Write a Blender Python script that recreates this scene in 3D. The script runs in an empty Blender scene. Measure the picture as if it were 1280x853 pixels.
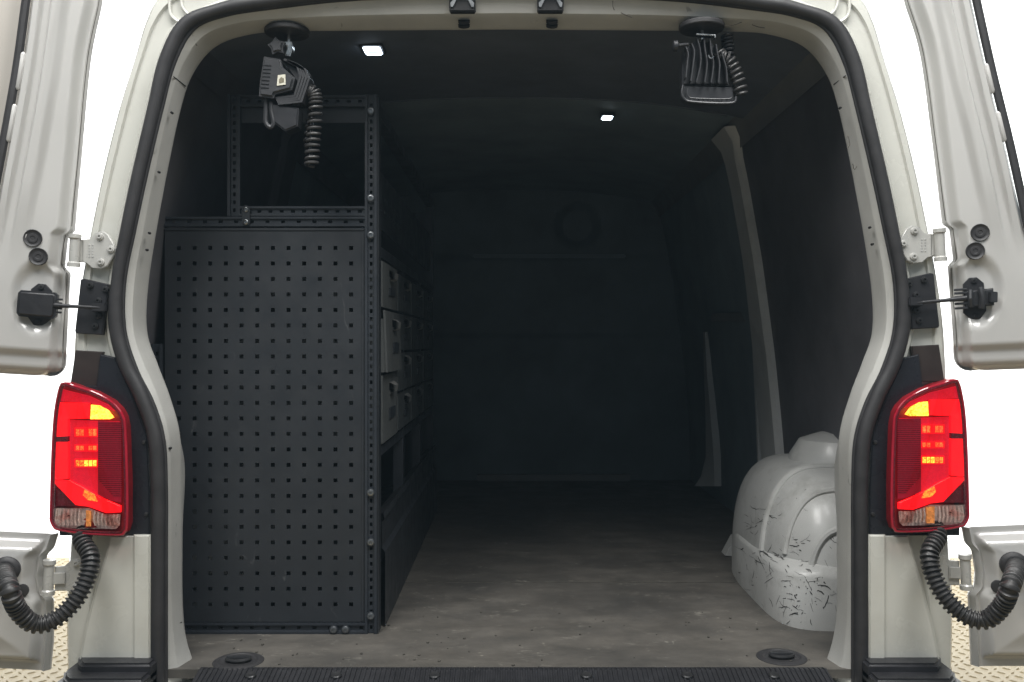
import bpy, bmesh, math, random
from mathutils import Vector, Matrix
random.seed(7)

# ------------------------------------------------------------------ camera, world, light
F = 1136.0                       # focal length in photograph pixels (1280 wide)
CAM = Vector((0.005, -1.84, 1.22))
HZ = 430.0                       # photograph row of the eye level
scene = bpy.context.scene
cam_d = bpy.data.cameras.new("camera"); cam = bpy.data.objects.new("camera", cam_d)
scene.collection.objects.link(cam)
cam.location = CAM; cam.rotation_euler = (math.radians(90), 0, 0)
cam_d.sensor_width = 36.0; cam_d.lens = F / 1280 * 36.0
cam_d.shift_y = (HZ - 426.5) / 1280
cam_d.clip_start = 0.05; cam_d.clip_end = 200
scene.camera = cam

world = bpy.data.worlds.new("World"); scene.world = world; world.use_nodes = True
bg = world.node_tree.nodes["Background"]
bg.inputs[0].default_value = (0.78, 0.91, 1.0, 1); bg.inputs[1].default_value = 0.21

def area(name, loc, target, size, power, col=(1, 1, 1)):
    l = bpy.data.lights.new(name, 'AREA'); l.shape = 'RECTANGLE'; l.size = size[0]; l.size_y = size[1]
    l.energy = power; l.color = col
    o = bpy.data.objects.new(name, l); scene.collection.objects.link(o)
    o.location = loc
    o.rotation_euler = (Vector(target) - Vector(loc)).to_track_quat('-Z', 'Y').to_euler()
    return o
area("ceiling_lamp", (-0.9, -1.15, 3.5), (-0.5, -0.35, 0.8), (0.9, 1.5), 73, (1, 0.988, 0.962))
area("ceiling_lamp", (0.9, -1.15, 3.5), (0.5, -0.35, 0.8), (0.9, 1.5), 73, (1, 0.988, 0.962))
area("front_fill", (0.0, -2.8, 3.6), (0.0, 0, 1.2), (3.0, 0.8), 12, (1, 0.985, 0.95))  # added fill for the faces turned towards the camera
area("backdrop_fill", (-2.6, 3.2, 4.4), (-3.4, 6.4, 1.4), (2.6, 1.0), 560, (1, 1, 0.99))  # added unseen lights that clip the sweep to blank white
area("backdrop_fill", (2.6, 3.2, 4.4), (3.4, 6.4, 1.4), (2.6, 1.0), 560, (1, 1, 0.99))

vs = scene.view_settings
vs.view_transform = 'Standard'; vs.look = 'None'; vs.exposure = 0.0; vs.gamma = 1.0
scene.render.engine = 'CYCLES'
scene.cycles.max_bounces = 6; scene.cycles.diffuse_bounces = 4; scene.cycles.glossy_bounces = 3; scene.cycles.transmission_bounces = 3; scene.cycles.volume_bounces = 0; scene.cycles.transparent_max_bounces = 8

def at(px, py, d):
    """point seen at photograph pixel (px, py) at distance d in front of the lens"""
    return Vector((CAM.x + (px - 640) * d / F, CAM.y + d, CAM.z - (py - HZ) * d / F))

# ------------------------------------------------------------------ materials
def new_mat(name):
    m = bpy.data.materials.new(name); m.use_nodes = True
    nt = m.node_tree; b = nt.nodes["Principled BSDF"]
    return m, nt, b
def N(nt, t, **kw):
    n = nt.nodes.new(t)
    for k, v in kw.items():
        if k in n.inputs.keys() if isinstance(k, str) else False: n.inputs[k].default_value = v
        else: setattr(n, k, v)
    return n
def ramp(nt, src, stops):
    r = nt.nodes.new('ShaderNodeValToRGB'); e = r.color_ramp.elements
    while len(e) < len(stops): e.new(0.5)
    for el, (p, c) in zip(e, stops): el.position = p; el.color = (c, c, c, 1) if isinstance(c, (int, float)) else (*c, 1)
    nt.links.new(src, r.inputs[0]); return r.outputs[0]
def coords(nt, scale=(1, 1, 1), rot=(0, 0, 0)):
    tc = nt.nodes.new('ShaderNodeTexCoord'); mp = nt.nodes.new('ShaderNodeMapping')
    mp.inputs['Scale'].default_value = scale; mp.inputs['Rotation'].default_value = rot
    nt.links.new(tc.outputs['Object'], mp.inputs[0]); return mp.outputs[0]
def noise(nt, vec, scale, detail=4, rough=0.55, dist=0.0):
    n = nt.nodes.new('ShaderNodeTexNoise'); n.inputs['Scale'].default_value = scale
    n.inputs['Detail'].default_value = detail; n.inputs['Roughness'].default_value = rough
    n.inputs['Distortion'].default_value = dist
    nt.links.new(vec, n.inputs['Vector']); return n.outputs[0]
def mix(nt, fac, a, b):
    m = nt.nodes.new('ShaderNodeMix'); m.data_type = 'RGBA'
    ins = [i for i in m.inputs if i.type == 'RGBA']
    for s, v in ((m.inputs[0], fac), (ins[0], a), (ins[1], b)):
        if hasattr(v, 'node'): nt.links.new(v, s)
        elif isinstance(v, (int, float)): s.default_value = v
        else: s.default_value = (*v, 1)
    return [o for o in m.outputs if o.type == 'RGBA'][0]
def mul(nt, a, b, op='MULTIPLY'):
    m = nt.nodes.new('ShaderNodeMath'); m.operation = op
    for s, v in ((m.inputs[0], a), (m.inputs[1], b)):
        if hasattr(v, 'node'): nt.links.new(v, s)
        else: s.default_value = v
    return m.outputs[0]
def bump(nt, b, h, strength=0.2, dist=0.002):
    n = nt.nodes.new('ShaderNodeBump'); n.inputs['Strength'].default_value = strength
    n.inputs['Distance'].default_value = dist
    nt.links.new(h, n.inputs['Height']); nt.links.new(n.outputs[0], b.inputs['Normal'])

def surf(name, col, rough=0.5, metal=0.0, var=0.12, vscale=14, grain=0.0, gscale=300, coat=0.0, spec=0.5, dirt=None, dscale=3.0):
    m, nt, b = new_mat(name); v = coords(nt)
    n = noise(nt, v, vscale, 5)
    lo = tuple(c * (1 - var) for c in col); hi = tuple(min(1, c * (1 + var)) for c in col)
    c = ramp(nt, n, [(0.3, lo), (0.7, hi)])
    if dirt:
        d = ramp(nt, noise(nt, v, dscale, 8, 0.65), [(0.5, 0.0), (0.72, 0.6)])
        c = mix(nt, d, c, dirt)
    nt.links.new(c, b.inputs['Base Color'])
    r = ramp(nt, noise(nt, v, vscale * 2.3, 4), [(0.3, max(0.02, rough - 0.07)), (0.7, min(1, rough + 0.07))])
    nt.links.new(r, b.inputs['Roughness'])
    b.inputs['Metallic'].default_value = metal; b.inputs['Coat Weight'].default_value = coat
    b.inputs['Coat Roughness'].default_value = 0.12
    b.inputs['Specular IOR Level'].default_value = spec
    if grain: bump(nt, b, noise(nt, v, gscale, 3), grain, 0.001)
    return m

def scuffed(name, col, mark, density, scale=18, stretch=(1, 1, 1), rough=0.45, coat=0.2, lines=0.012, rot=(0, 0, 0), blot=0.0, thr=(0.52, 0.62)):
    """paint or board with broken scratch lines and small chips"""
    m, nt, b = new_mat(name); v = coords(nt); vl = coords(nt, stretch, rot)
    base = ramp(nt, noise(nt, v, 7, 6, 0.6), [(0.28, tuple(c * 0.84 for c in col)), (0.72, tuple(c * 1.08 for c in col))])
    f = noise(nt, vl, scale, 2.5, 0.5, 0.8)
    line = ramp(nt, f, [(0.5 - lines * 2, 0.0), (0.5 - lines, 1.0), (0.5 + lines, 1.0), (0.5 + lines * 2, 0.0)])
    msk = ramp(nt, noise(nt, v, 9, 3, 0.6), [(thr[0], 0.0), (thr[1], 1.0)])
    fine = ramp(nt, noise(nt, v, 60, 2), [(0.45, 0.0), (0.55, 1.0)])
    k = mul(nt, mul(nt, mul(nt, line, msk), fine), density)
    c = mix(nt, k, base, mark)
    chips = ramp(nt, noise(nt, v, 55, 3, 0.5), [(0.72, 0.0), (0.75, 1.0)])
    c = mix(nt, mul(nt, mul(nt, chips, msk), density), c, mark)
    if blot:
        bl = ramp(nt, noise(nt, v, 2.2, 7, 0.62), [(0.42, 0.0), (0.68, 1.0)])
        c = mix(nt, mul(nt, bl, blot), c, tuple(x * 0.45 for x in col))
    nt.links.new(c, b.inputs['Base Color'])
    nt.links.new(ramp(nt, noise(nt, v, 20, 5), [(0.3, rough - 0.08), (0.7, rough + 0.12)]), b.inputs['Roughness'])
    b.inputs['Coat Weight'].default_value = coat; b.inputs['Coat Roughness'].default_value = 0.15
    bump(nt, b, noise(nt, v, 120, 4), 0.08, 0.002)
    return m

M = {}
M['paint'] = surf('white_paint', (0.60, 0.598, 0.550), 0.24, var=0.03, vscale=4, coat=0.6, dirt=(0.50, 0.49, 0.44), dscale=6)
M['door_paint'] = surf('door_inner_paint', (0.49, 0.483, 0.468), 0.18, var=0.03, vscale=3, coat=0.7)
M['trim_paint'] = scuffed('trim_paint', (0.47, 0.465, 0.44), (0.06, 0.055, 0.05), 0.85, scale=14, stretch=(1, 1, 0.5), thr=(0.60, 0.68))
M['arch_paint'] = surf('arch_paint', (0.47, 0.47, 0.455), 0.4, var=0.10, vscale=6, coat=0.15, dirt=(0.24, 0.235, 0.215), dscale=12)
M['sealant'] = surf('yellowed_sealant', (0.66, 0.62, 0.42), 0.5, var=0.08)
M['rubber'] = surf('rubber', (0.030, 0.029, 0.031), 0.55, var=0.2, vscale=30, grain=0.1)
M['black_plastic'] = surf('black_plastic', (0.022, 0.022, 0.025), 0.42, var=0.2, vscale=30, grain=0.25, gscale=500)
M['black_gloss'] = surf('black_gloss_panel', (0.016, 0.017, 0.022), 0.28, var=0.2, vscale=10)
M['brown_black'] = surf('brown_black_tape', (0.030, 0.022, 0.020), 0.5, var=0.2, vscale=20)
M['hose'] = surf('hose_plastic', (0.035, 0.034, 0.034), 0.42, var=0.2, vscale=40)
M['zinc'] = surf('painted_steel_hinge', (0.50, 0.495, 0.47), 0.3, metal=0.15, var=0.06, vscale=20, coat=0.2)
M['bolt_steel'] = surf('bolt_steel', (0.27, 0.28, 0.29), 0.32, metal=0.9, var=0.15, vscale=60)
M['dark_bolt'] = surf('dark_bolt', (0.05, 0.05, 0.052), 0.35, metal=0.5, var=0.15, vscale=60)
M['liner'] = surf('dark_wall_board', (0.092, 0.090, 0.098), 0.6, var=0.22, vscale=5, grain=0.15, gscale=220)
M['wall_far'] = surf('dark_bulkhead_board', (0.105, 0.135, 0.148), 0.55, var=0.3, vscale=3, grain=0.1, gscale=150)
M['far_lining_lifted'] = surf('lifted_far_lining', (0.20, 0.245, 0.27), 0.7, var=0.2, vscale=4)  # paler than the near lining, makes up for weak light in the colour
M['ceiling'] = surf('dark_headliner', (0.105, 0.120, 0.150), 0.8, var=0.15, vscale=6, grain=0.3, gscale=400)
M['pillar_grey'] = surf('grey_inner_paint', (0.54, 0.54, 0.53), 0.45, var=0.08, vscale=6, dirt=(0.12, 0.12, 0.11))
M['pillar_dim'] = surf('dimmed_inner_grey', (0.17, 0.17, 0.17), 0.5, var=0.1, vscale=6)  # darker copy of the inner grey, dimness put into the colour
M['rack'] = scuffed('anthracite_powder_coat', (0.024, 0.027, 0.032), (0.14, 0.14, 0.14), 0.35, scale=7, stretch=(1, 1, 0.6), rough=0.42, coat=0.0, lines=0.004, thr=(0.55, 0.66))
M['rack_dark'] = surf('anthracite_profile', (0.024, 0.028, 0.035), 0.40, var=0.15, vscale=9, grain=0.2, gscale=600)
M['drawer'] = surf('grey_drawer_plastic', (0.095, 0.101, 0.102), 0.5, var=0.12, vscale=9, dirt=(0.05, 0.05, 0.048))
M['drawer_shaded'] = surf('shaded_drawer_plastic', (0.062, 0.070, 0.074), 0.5, var=0.12, vscale=9)  # darker copy for the deeper columns, their shade put into the colour
M['drawer_pull'] = surf('pale_drawer_pull', (0.20, 0.20, 0.195), 0.4, var=0.1, vscale=30)  # pale tone stands for light caught on the pulls
M['lamp_body'] = surf('work_light_casting', (0.040, 0.041, 0.045), 0.38, metal=0.2, var=0.15, vscale=25, grain=0.2, gscale=500)
M['lamp_body_dark'] = surf('work_light_dark_casting', (0.026, 0.027, 0.031), 0.38, metal=0.2, var=0.15, vscale=25)
M['chrome'] = surf('bright_steel', (0.72, 0.72, 0.72), 0.18, metal=1.0, var=0.05, vscale=40)
M['sticker'] = surf('cream_sticker', (0.62, 0.60, 0.50), 0.5, var=0.06, vscale=60)
M['sticker_ink'] = surf('sticker_ink', (0.18, 0.16, 0.11), 0.5, var=0.2, vscale=90)
M['tyre'] = surf('tyre_rubber', (0.025, 0.025, 0.025), 0.8, var=0.2)
M['backdrop'] = surf('white_backdrop_paint', (0.90, 0.90, 0.89), 0.8, var=0.02)
M['scuff'] = surf('black_scuff', (0.045, 0.044, 0.042), 0.7, var=0.35, vscale=60)
M['hole'] = surf('dark_hole', (0.008, 0.008, 0.009), 0.8, var=0.1)
M['grime'] = surf('grime', (0.07, 0.065, 0.055), 0.8, var=0.3, vscale=60)

# plywood floor
def floor_mat():
    m, nt, b = new_mat('worn_plywood'); v = coords(nt); vg = coords(nt, (1.4, 2.6, 1)); vs2 = coords(nt, (2.0, 6.0, 1), (0, 0, 0.5))
    base = ramp(nt, noise(nt, vg, 5, 7, 0.62), [(0.28, (0.066, 0.062, 0.055)), (0.5, (0.098, 0.090, 0.079)), (0.74, (0.140, 0.129, 0.113))])
    st = ramp(nt, noise(nt, v, 2.4, 9, 0.7), [(0.40, 0.0), (0.66, 0.8)])
    c = mix(nt, st, base, (0.045, 0.043, 0.040))
    f = noise(nt, vs2, 6, 2, 0.5, 1.2)
    ln = ramp(nt, f, [(0.487, 0.0), (0.495, 1.0), (0.505, 1.0), (0.513, 0.0)])
    mk = ramp(nt, noise(nt, v, 14, 3), [(0.54, 0.0), (0.66, 0.5)])
    c = mix(nt, mul(nt, ln, mk), c, (0.34, 0.32, 0.28))
    sp = ramp(nt, noise(nt, vg, 26, 3, 0.5), [(0.72, 0.0), (0.77, 0.6)])
    c = mix(nt, sp, c, (0.34, 0.31, 0.26))
    ds = ramp(nt, noise(nt, v, 40, 3, 0.5), [(0.75, 0.0), (0.79, 0.8)])
    c = mix(nt, ds, c, (0.04, 0.038, 0.035))
    nt.links.new(c, b.inputs['Base Color'])
    nt.links.new(ramp(nt, noise(nt, v, 9, 5), [(0.3, 0.5), (0.7, 0.75)]), b.inputs['Roughness'])
    bump(nt, b, noise(nt, vg, 40, 5), 0.25, 0.002)
    return m
M['ply'] = floor_mat()

def ground_mat():
    m, nt, b = new_mat('tan_tread_plate'); v = coords(nt)
    c = ramp(nt, noise(nt, v, 3, 6), [(0.3, (0.30, 0.235, 0.13)), (0.7, (0.36, 0.29, 0.17))])
    nt.links.new(c, b.inputs['Base Color']); b.inputs['Roughness'].default_value = 0.42
    return m
M['ground'] = ground_mat()

def emis(name, col, e, estr, var=0.3, vscale=400, rough=0.3, lo=None):
    """lit lamp optics: small prism facets, some brighter than others"""
    m, nt, b = new_mat(name); v = coords(nt)
    vo = nt.nodes.new('ShaderNodeTexVoronoi'); vo.inputs['Scale'].default_value = vscale; nt.links.new(v, vo.inputs['Vector'])
    sep = nt.nodes.new('ShaderNodeSeparateColor'); nt.links.new(vo.outputs['Color'], sep.inputs[0])
    f = mul(nt, mul(nt, sep.outputs[0], 0.5), mul(nt, noise(nt, v, vscale * 0.15, 2), 0.5), 'ADD')
    lo = lo or tuple(c * (1 - var) for c in e)
    nt.links.new(ramp(nt, f, [(0.25, tuple(c * (1 - var) for c in col)), (0.7, col)]), b.inputs['Base Color'])
    nt.links.new(ramp(nt, f, [(0.25, lo), (0.72, e)]), b.inputs['Emission Color'])
    b.inputs['Emission Strength'].default_value = estr; b.inputs['Roughness'].default_value = rough
    return m
M['lit_red'] = emis('lit_red_guide', (0.5, 0.01, 0.01), (1.0, 0.006, 0.010), 1.35, 0.15, 420, lo=(0.80, 0.002, 0.012))
M['lit_red_soft'] = emis('softly_lit_red_reflector', (0.35, 0.01, 0.015), (1.0, 0.006, 0.040), 0.55, 0.10, 300)
M['crimson'] = emis('dim_crimson_reflector', (0.20, 0.006, 0.02), (1.0, 0.006, 0.06), 0.16, 0.15, 300)
M['lit_orange'] = emis('lit_orange_strip', (0.6, 0.1, 0.02), (1.0, 0.30, 0.03), 1.7, 0.3, 420, lo=(0.7, 0.015, 0.008))
M['lit_amber'] = emis('lit_amber_bulb', (0.8, 0.5, 0.05), (1.0, 0.66, 0.08), 2.6, 0.3, 380, lo=(1.0, 0.20, 0.005))
M['lit_led'] = emis('lit_led_row', (0.7, 0.2, 0.05), (1.0, 0.22, 0.05), 1.2, 0.6, 520, lo=(0.7, 0.01, 0.01))
M['lit_dome'] = emis('lit_dome_lens', (0.8, 0.85, 0.95), (0.78, 0.91, 1.0), 5.0, 0.12, 60)
M['maroon'] = surf('dark_red_reflector', (0.12, 0.006, 0.014), 0.25, var=0.3, vscale=80, coat=0.4)
M['lamp_chrome'] = surf('lamp_reflector', (0.62, 0.58, 0.53), 0.25, metal=0.3, var=0.3, vscale=90)
M['red_rim'] = surf('red_lens_rim', (0.36, 0.006, 0.022), 0.10, var=0.15, vscale=30, coat=0.8)
M['amber_bulb'] = emis('amber_bulb', (0.6, 0.28, 0.08), (1.0, 0.35, 0.08), 0.35, 0.5, 200)
M['lamp_well'] = surf('lamp_housing', (0.22, 0.008, 0.014), 0.35, var=0.25, vscale=40)

def lens_mat(name, tint, gl=0.12, shade=0.06):
    m = bpy.data.materials.new(name); m.use_nodes = True; nt = m.node_tree
    for n in list(nt.nodes): nt.nodes.remove(n)
    out = nt.nodes.new('ShaderNodeOutputMaterial'); tr = nt.nodes.new('ShaderNodeBsdfTransparent')
    tr.inputs[0].default_value = (*tint, 1)
    g = nt.nodes.new('ShaderNodeBsdfGlossy'); g.inputs['Roughness'].default_value = 0.06
    fr = nt.nodes.new('ShaderNodeFresnel'); fr.inputs[0].default_value = 1.06
    mx = nt.nodes.new('ShaderNodeMixShader')
    nt.links.new(fr.outputs[0], mx.inputs[0]); nt.links.new(tr.outputs[0], mx.inputs[1]); nt.links.new(g.outputs[0], mx.inputs[2])
    nt.links.new(mx.outputs[0], out.inputs[0])
    return m
M['red_lens'] = lens_mat('red_tail_lens', (1.0, 0.90, 0.89))
M['glass'] = lens_mat('window_glass', (0.97, 0.98, 0.97))
M['blank_panel'] = surf('greige_window_panel', (0.47, 0.44, 0.40), 0.4, var=0.05, vscale=3)

# ------------------------------------------------------------------ mesh helpers
def link(name, verts, faces, mat, parent=None, smooth=True, angle=35):
    me = bpy.data.meshes.new(name); me.from_pydata([tuple(v) for v in verts], [], faces); me.update()
    bm = bmesh.new(); bm.from_mesh(me); bmesh.ops.recalc_face_normals(bm, faces=bm.faces); bm.to_mesh(me); bm.free()
    if smooth:
        me.polygons.foreach_set('use_smooth', [True] * len(me.polygons))
        me.set_sharp_from_angle(angle=math.radians(angle))
    o = bpy.data.objects.new(name, me); scene.collection.objects.link(o)
    if mat: me.materials.append(M[mat])
    if parent: o.parent = parent
    return o
class G:
    """collects shapes that make up one part"""
    def __init__(s): s.v = []; s.f = []
    def add(s, v, f):
        n = len(s.v); s.v += [Vector(p) for p in v]; s.f += [tuple(i + n for i in q) for q in f]; return s
    def box(s, a, b, bev=0.0):
        (x0, y0, z0), (x1, y1, z1) = [tuple(min(p, q) for p, q in zip(a, b)), tuple(max(p, q) for p, q in zip(a, b))]
        if bev <= 0:
            v = [(x, y, z) for x in (x0, x1) for y in (y0, y1) for z in (z0, z1)]
            return s.add(v, [(0, 1, 3, 2), (4, 6, 7, 5), (0, 4, 5, 1), (2, 3, 7, 6), (0, 2, 6, 4), (1, 5, 7, 3)])
        bm = bmesh.new(); bmesh.ops.create_cube(bm, size=1)
        for q in bm.verts: q.co = Vector(((x0 + x1) / 2 + q.co.x * (x1 - x0), (y0 + y1) / 2 + q.co.y * (y1 - y0), (z0 + z1) / 2 + q.co.z * (z1 - z0)))
        bmesh.ops.bevel(bm, geom=bm.edges[:], offset=bev, segments=2, affect='EDGES')
        return s.addbm(bm)
    def addbm(s, bm):
        bm.verts.index_update(); s.add([q.co for q in bm.verts], [[q.index for q in f.verts] for f in bm.faces]); bm.free(); return s
    def tube(s, path, r, seg=10, cap=True, closed=False):
        P = [Vector(p) for p in path]; n = len(P)
        rad = r if callable(r) else (lambda i: r)
        t0 = (P[1] - P[0]).normalized(); up = Vector((0, 0, 1)) if abs(t0.z) < 0.9 else Vector((1, 0, 0))
        nrm = (up - t0 * up.dot(t0)).normalized(); base = len(s.v); V = []
        for i in range(n):
            if closed: t = (P[(i + 1) % n] - P[i - 1]).normalized()
            else: t = (P[min(i + 1, n - 1)] - P[max(i - 1, 0)]).normalized()
            nrm = (nrm - t * nrm.dot(t)).normalized(); bi = t.cross(nrm)
            for k in range(seg):
                a = 2 * math.pi * k / seg
                V.append(P[i] + (nrm * math.cos(a) + bi * math.sin(a)) * rad(i))
        Fc = []
        for i in range(n if closed else n - 1):
            j = (i + 1) % n
            for k in range(seg): Fc.append((i * seg + k, i * seg + (k + 1) % seg, j * seg + (k + 1) % seg, j * seg + k))
        if cap and not closed: Fc += [tuple(range(seg))[::-1], tuple((n - 1) * seg + k for k in range(seg))]
        return s.add(V, Fc)
    def lathe(s, prof, origin, axis, seg=24):
        """prof: list of (radius, along-axis)"""
        a = Vector(axis).normalized(); u = a.orthogonal().normalized(); w = a.cross(u); O = Vector(origin); V = []; Fc = []
        for r, h in prof:
            for k in range(seg):
                t = 2 * math.pi * k / seg; V.append(O + a * h + (u * math.cos(t) + w * math.sin(t)) * r)
        for i in range(len(prof) - 1):
            for k in range(seg): Fc.append((i * seg + k, i * seg + (k + 1) % seg, (i + 1) * seg + (k + 1) % seg, (i + 1) * seg + k))
        Fc += [tuple(range(seg)), tuple((len(prof) - 1) * seg + k for k in range(seg))]
        return s.add(V, Fc)
    def prism(s, poly, off, bev=0.0):
        """poly: 3-D outline; off: extrusion vector"""
        off = Vector(off); n = len(poly)
        if bev <= 0:
            V = [Vector(p) for p in poly] + [Vector(p) + off for p in poly]
            return s.add(V, [tuple(range(n))[::-1], tuple(range(n, 2 * n))] + [(i, (i + 1) % n, n + (i + 1) % n, n + i) for i in range(n)])
        bm = bmesh.new(); a = [bm.verts.new(Vector(p)) for p in poly]; b = [bm.verts.new(Vector(p) + off) for p in poly]
        bm.faces.new(a[::-1]); top = bm.faces.new(b)
        for i in range(n): bm.faces.new((a[i], a[(i + 1) % n], b[(i + 1) % n], b[i]))
        bmesh.ops.recalc_face_normals(bm, faces=bm.faces)
        bmesh.ops.bevel(bm, geom=list(top.edges), offset=bev, segments=3, affect='EDGES')
        return s.addbm(bm)
    def slab(s, us, vs_, solid, top, bot):
        nu, nv = len(us), len(vs_); ids = {}
        V = []; Fc = []
        def vid(i, j, t):
            k = (i, j, t)
            if k not in ids: ids[k] = len(V); V.append((top if t else bot)(us[i], vs_[j]))
            return ids[k]
        S = lambda i, j: 0 <= i < nu - 1 and 0 <= j < nv - 1 and solid(i, j)
        for i in range(nu - 1):
            for j in range(nv - 1):
                if not S(i, j): continue
                Fc.append((vid(i, j, 1), vid(i + 1, j, 1), vid(i + 1, j + 1, 1), vid(i, j + 1, 1)))
                Fc.append((vid(i, j, 0), vid(i, j + 1, 0), vid(i + 1, j + 1, 0), vid(i + 1, j, 0)))
                for (di, dj, p, q) in ((-1, 0, (i, j), (i, j + 1)), (1, 0, (i + 1, j), (i + 1, j + 1)), (0, -1, (i, j), (i + 1, j)), (0, 1, (i, j + 1), (i + 1, j + 1))):
                    if not S(i + di, j + dj): Fc.append((vid(*p, 1), vid(*q, 1), vid(*q, 0), vid(*p, 0)))
        return s.add(V, Fc)
    def loft(s, rings, closed=False):
        n = len(rings[0]); V = [p for r in rings for p in r]; Fc = []
        for i in range(len(rings) - 1):
            for k in range(n if closed else n - 1):
                a, b = i * n + k, i * n + (k + 1) % n
                Fc.append((a, b, b + n, a + n))
        return s.add(V, Fc)
    def build(s, name, mat, parent=None, smooth=True, angle=35): return link(name, s.v, s.f, mat, parent, smooth, angle)
def empty(name, loc, label=None, cat=None, group=None):
    o = bpy.data.objects.new(name, None); scene.collection.objects.link(o); o.location = loc; o.empty_display_size = 0.1
    if label: o['label'] = label; o['category'] = cat
    if group: o['group'] = group
    return o
def settle(root):
    """parts are made in world coordinates: keep them there when their thing's empty sits elsewhere"""
    bpy.context.view_layer.update()
    inv = root.matrix_world.inverted()
    for c in root.children: c.matrix_parent_inverse = inv
def cr(pts, n):
    """Catmull-Rom through 2-D/3-D points"""
    P = [Vector(p) for p in pts]; out = []; m = len(P) - 1
    for i in range(n):
        t = i / (n - 1) * m; k = min(int(t), m - 1); u = t - k
        a, b, c, d = P[max(k - 1, 0)], P[k], P[k + 1], P[min(k + 2, m)]
        out.append(0.5 * ((2 * b) + (c - a) * u + (2 * a - 5 * b + 4 * c - d) * u * u + (3 * b - a - 3 * c + d) * u ** 3))
    return out
def sm(a, b, x):
    t = max(0.0, min(1.0, (x - a) / (b - a))); return t * t * (3 - 2 * t)
def gauss(x, s): return math.exp(-(x / s) ** 2)
def mx(p, side): return Vector((p.x * -side, p.y, p.z))   # side -1: as measured on the left; +1: mirrored to the right

# ------------------------------------------------------------------ ground
gg = G(); gg.box((-2.95, -3.6, -0.05), (2.95, 3.35, 0.0))
ground = gg.build('ground', 'ground', smooth=False); ground['kind'] = 'structure'
# raised lozenges of the tread plate, only where the plate can be seen past the doors
tl = G()
for sx in (-1, 1):
    for i in range(46):
        for j in range(52):
            x = sx * (1.02 + i * 0.042); y = 1.15 + j * 0.042
            a = math.radians(45 if (i + j) % 2 else -45); c, s_ = math.cos(a), math.sin(a)
            P = [(-.017, 0), (0, -.006), (.017, 0), (0, .006)]
            V = [(x + p * c - q * s_, y + p * s_ + q * c, 0.0) for p, q in P] + [(x + p * .5 * c - q * .4 * s_, y + p * .5 * s_ + q * .4 * c, 0.0035) for p, q in P]
            tl.add(V, [(4, 5, 6, 7), (0, 1, 5, 4), (1, 2, 6, 5), (2, 3, 7, 6), (3, 0, 4, 7)])
t = tl.build('tread_lozenges', 'ground', ground, smooth=False); t['kind'] = 'stuff'

# white sweep behind the van, added for the blank cut-out background
g = G(); pr = [(3.352, 0.0), (5.2, 0.0), (5.7, 0.06), (6.1, 0.25), (6.35, 0.6), (6.45, 1.1), (6.45, 5.5)]
g.loft([[Vector((x, y, z)) for y, z in pr] for x in (-9, -3, 3, 9)])
for sx in (-1, 1): g.add([(sx * 2.952, 1.2, 0.0), (sx * 9, 1.2, 0.0), (sx * 9, 3.352, 0.0), (sx * 2.952, 3.352, 0.0)], [(0, 1, 2, 3)])
bk = g.build('backdrop', 'backdrop'); bk['kind'] = 'structure'
# ------------------------------------------------------------------ the van
van = empty('cargo_van', (0, 0, 0), 'white panel van seen from behind with both rear doors swung open and tail lamps lit', 'van')

K_B = [(82, 900), (80, 840), (79, 752), (84, 667), (86, 600), (86, 540), (87, 490), (89, 450), (93, 400), (101, 345), (112, 285), (127, 213), (147, 134), (165, 77), (180, 26), (196, -5), (240, -32), (400, -48), (637, -52)]
K_SO = [(190, 900), (190, 845), (190, 760), (191, 680), (191, 615), (186, 545), (166, 488), (148, 450), (138, 405), (141, 350), (153, 285), (168, 213), (188, 128), (203, 67), (226, 27), (270, 8), (320, -2), (440, -15), (637, -20)]
K_SI = [(208, 900), (208, 845), (208, 760), (208, 680), (208, 610), (205, 550), (192, 505), (171, 462), (156, 412), (156, 352), (169, 285), (184, 215), (203, 135), (218, 80), (242, 37), (280, 20), (335, 11), (450, -1), (637, -6)]
K_TI = [(268, 874), (240, 828), (227, 775), (225, 680), (224, 610), (223, 545), (211, 498), (195, 455), (182, 415), (183, 360), (194, 285), (207, 215), (224, 135), (240, 90), (268, 57), (310, 42), (360, 38), (470, 37), (637, 36)]
NH = 110
def half(K, d): return cr([at(x, y, d) for x, y in K], NH)
def full(h): return h + [mx(p, 1) for p in h[-2::-1]]
hB, hSO, hSI, hTI = half(K_B, 1.85), half(K_SO, 1.84), half(K_SI, 1.84), half(K_TI, 1.90)
RB, RSO, RSI, RTI = full(hB), full(hSO), full(hSI), full(hTI)
def withY(r, y): return [Vector((p.x, y, p.z)) for p in r]
def lerpR(a, b, t, y): return [Vector((p.x + (q.x - p.x) * t, y, p.z + (q.z - p.z) * t)) for p, q in zip(a, b)]
CEN = Vector((0, 0, 1.15))
def grow(r, gx, gz, y): return [Vector((p.x * gx, y, CEN.z + (p.z - CEN.z) * gz)) for p in r]

# outer skin and door jamb in one pressing
sk = G()
sk.loft([grow(RB, 1.03, 1.004, 4.55), grow(RB, 1.045, 1.008, 2.4), grow(RB, 1.04, 1.008, 0.6), grow(RB, 1.022, 1.006, 0.18), grow(RB, 1.006, 1.003, 0.05), grow(RB, 1.0, 1.0, 0.026),
         lerpR(RB, RSO, 0.05, 0.012), lerpR(RB, RSO, 0.13, 0.006), lerpR(RB, RSO, 0.30, 0.004), lerpR(RB, RSO, 0.34, 0.010), lerpR(RB, RSO, 0.80, 0.012), lerpR(RB, RSO, 0.88, 0.004), lerpR(RB, RSO, 1.0, 0.004), lerpR(RSO, RSI, 0.5, 0.012)])
n = len(RB); r0 = grow(RB, 1.03, 1.004, 4.55)
sk.add(r0, [tuple(range(n))])
sk.build('body_shell', 'paint', van, angle=28)
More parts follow.
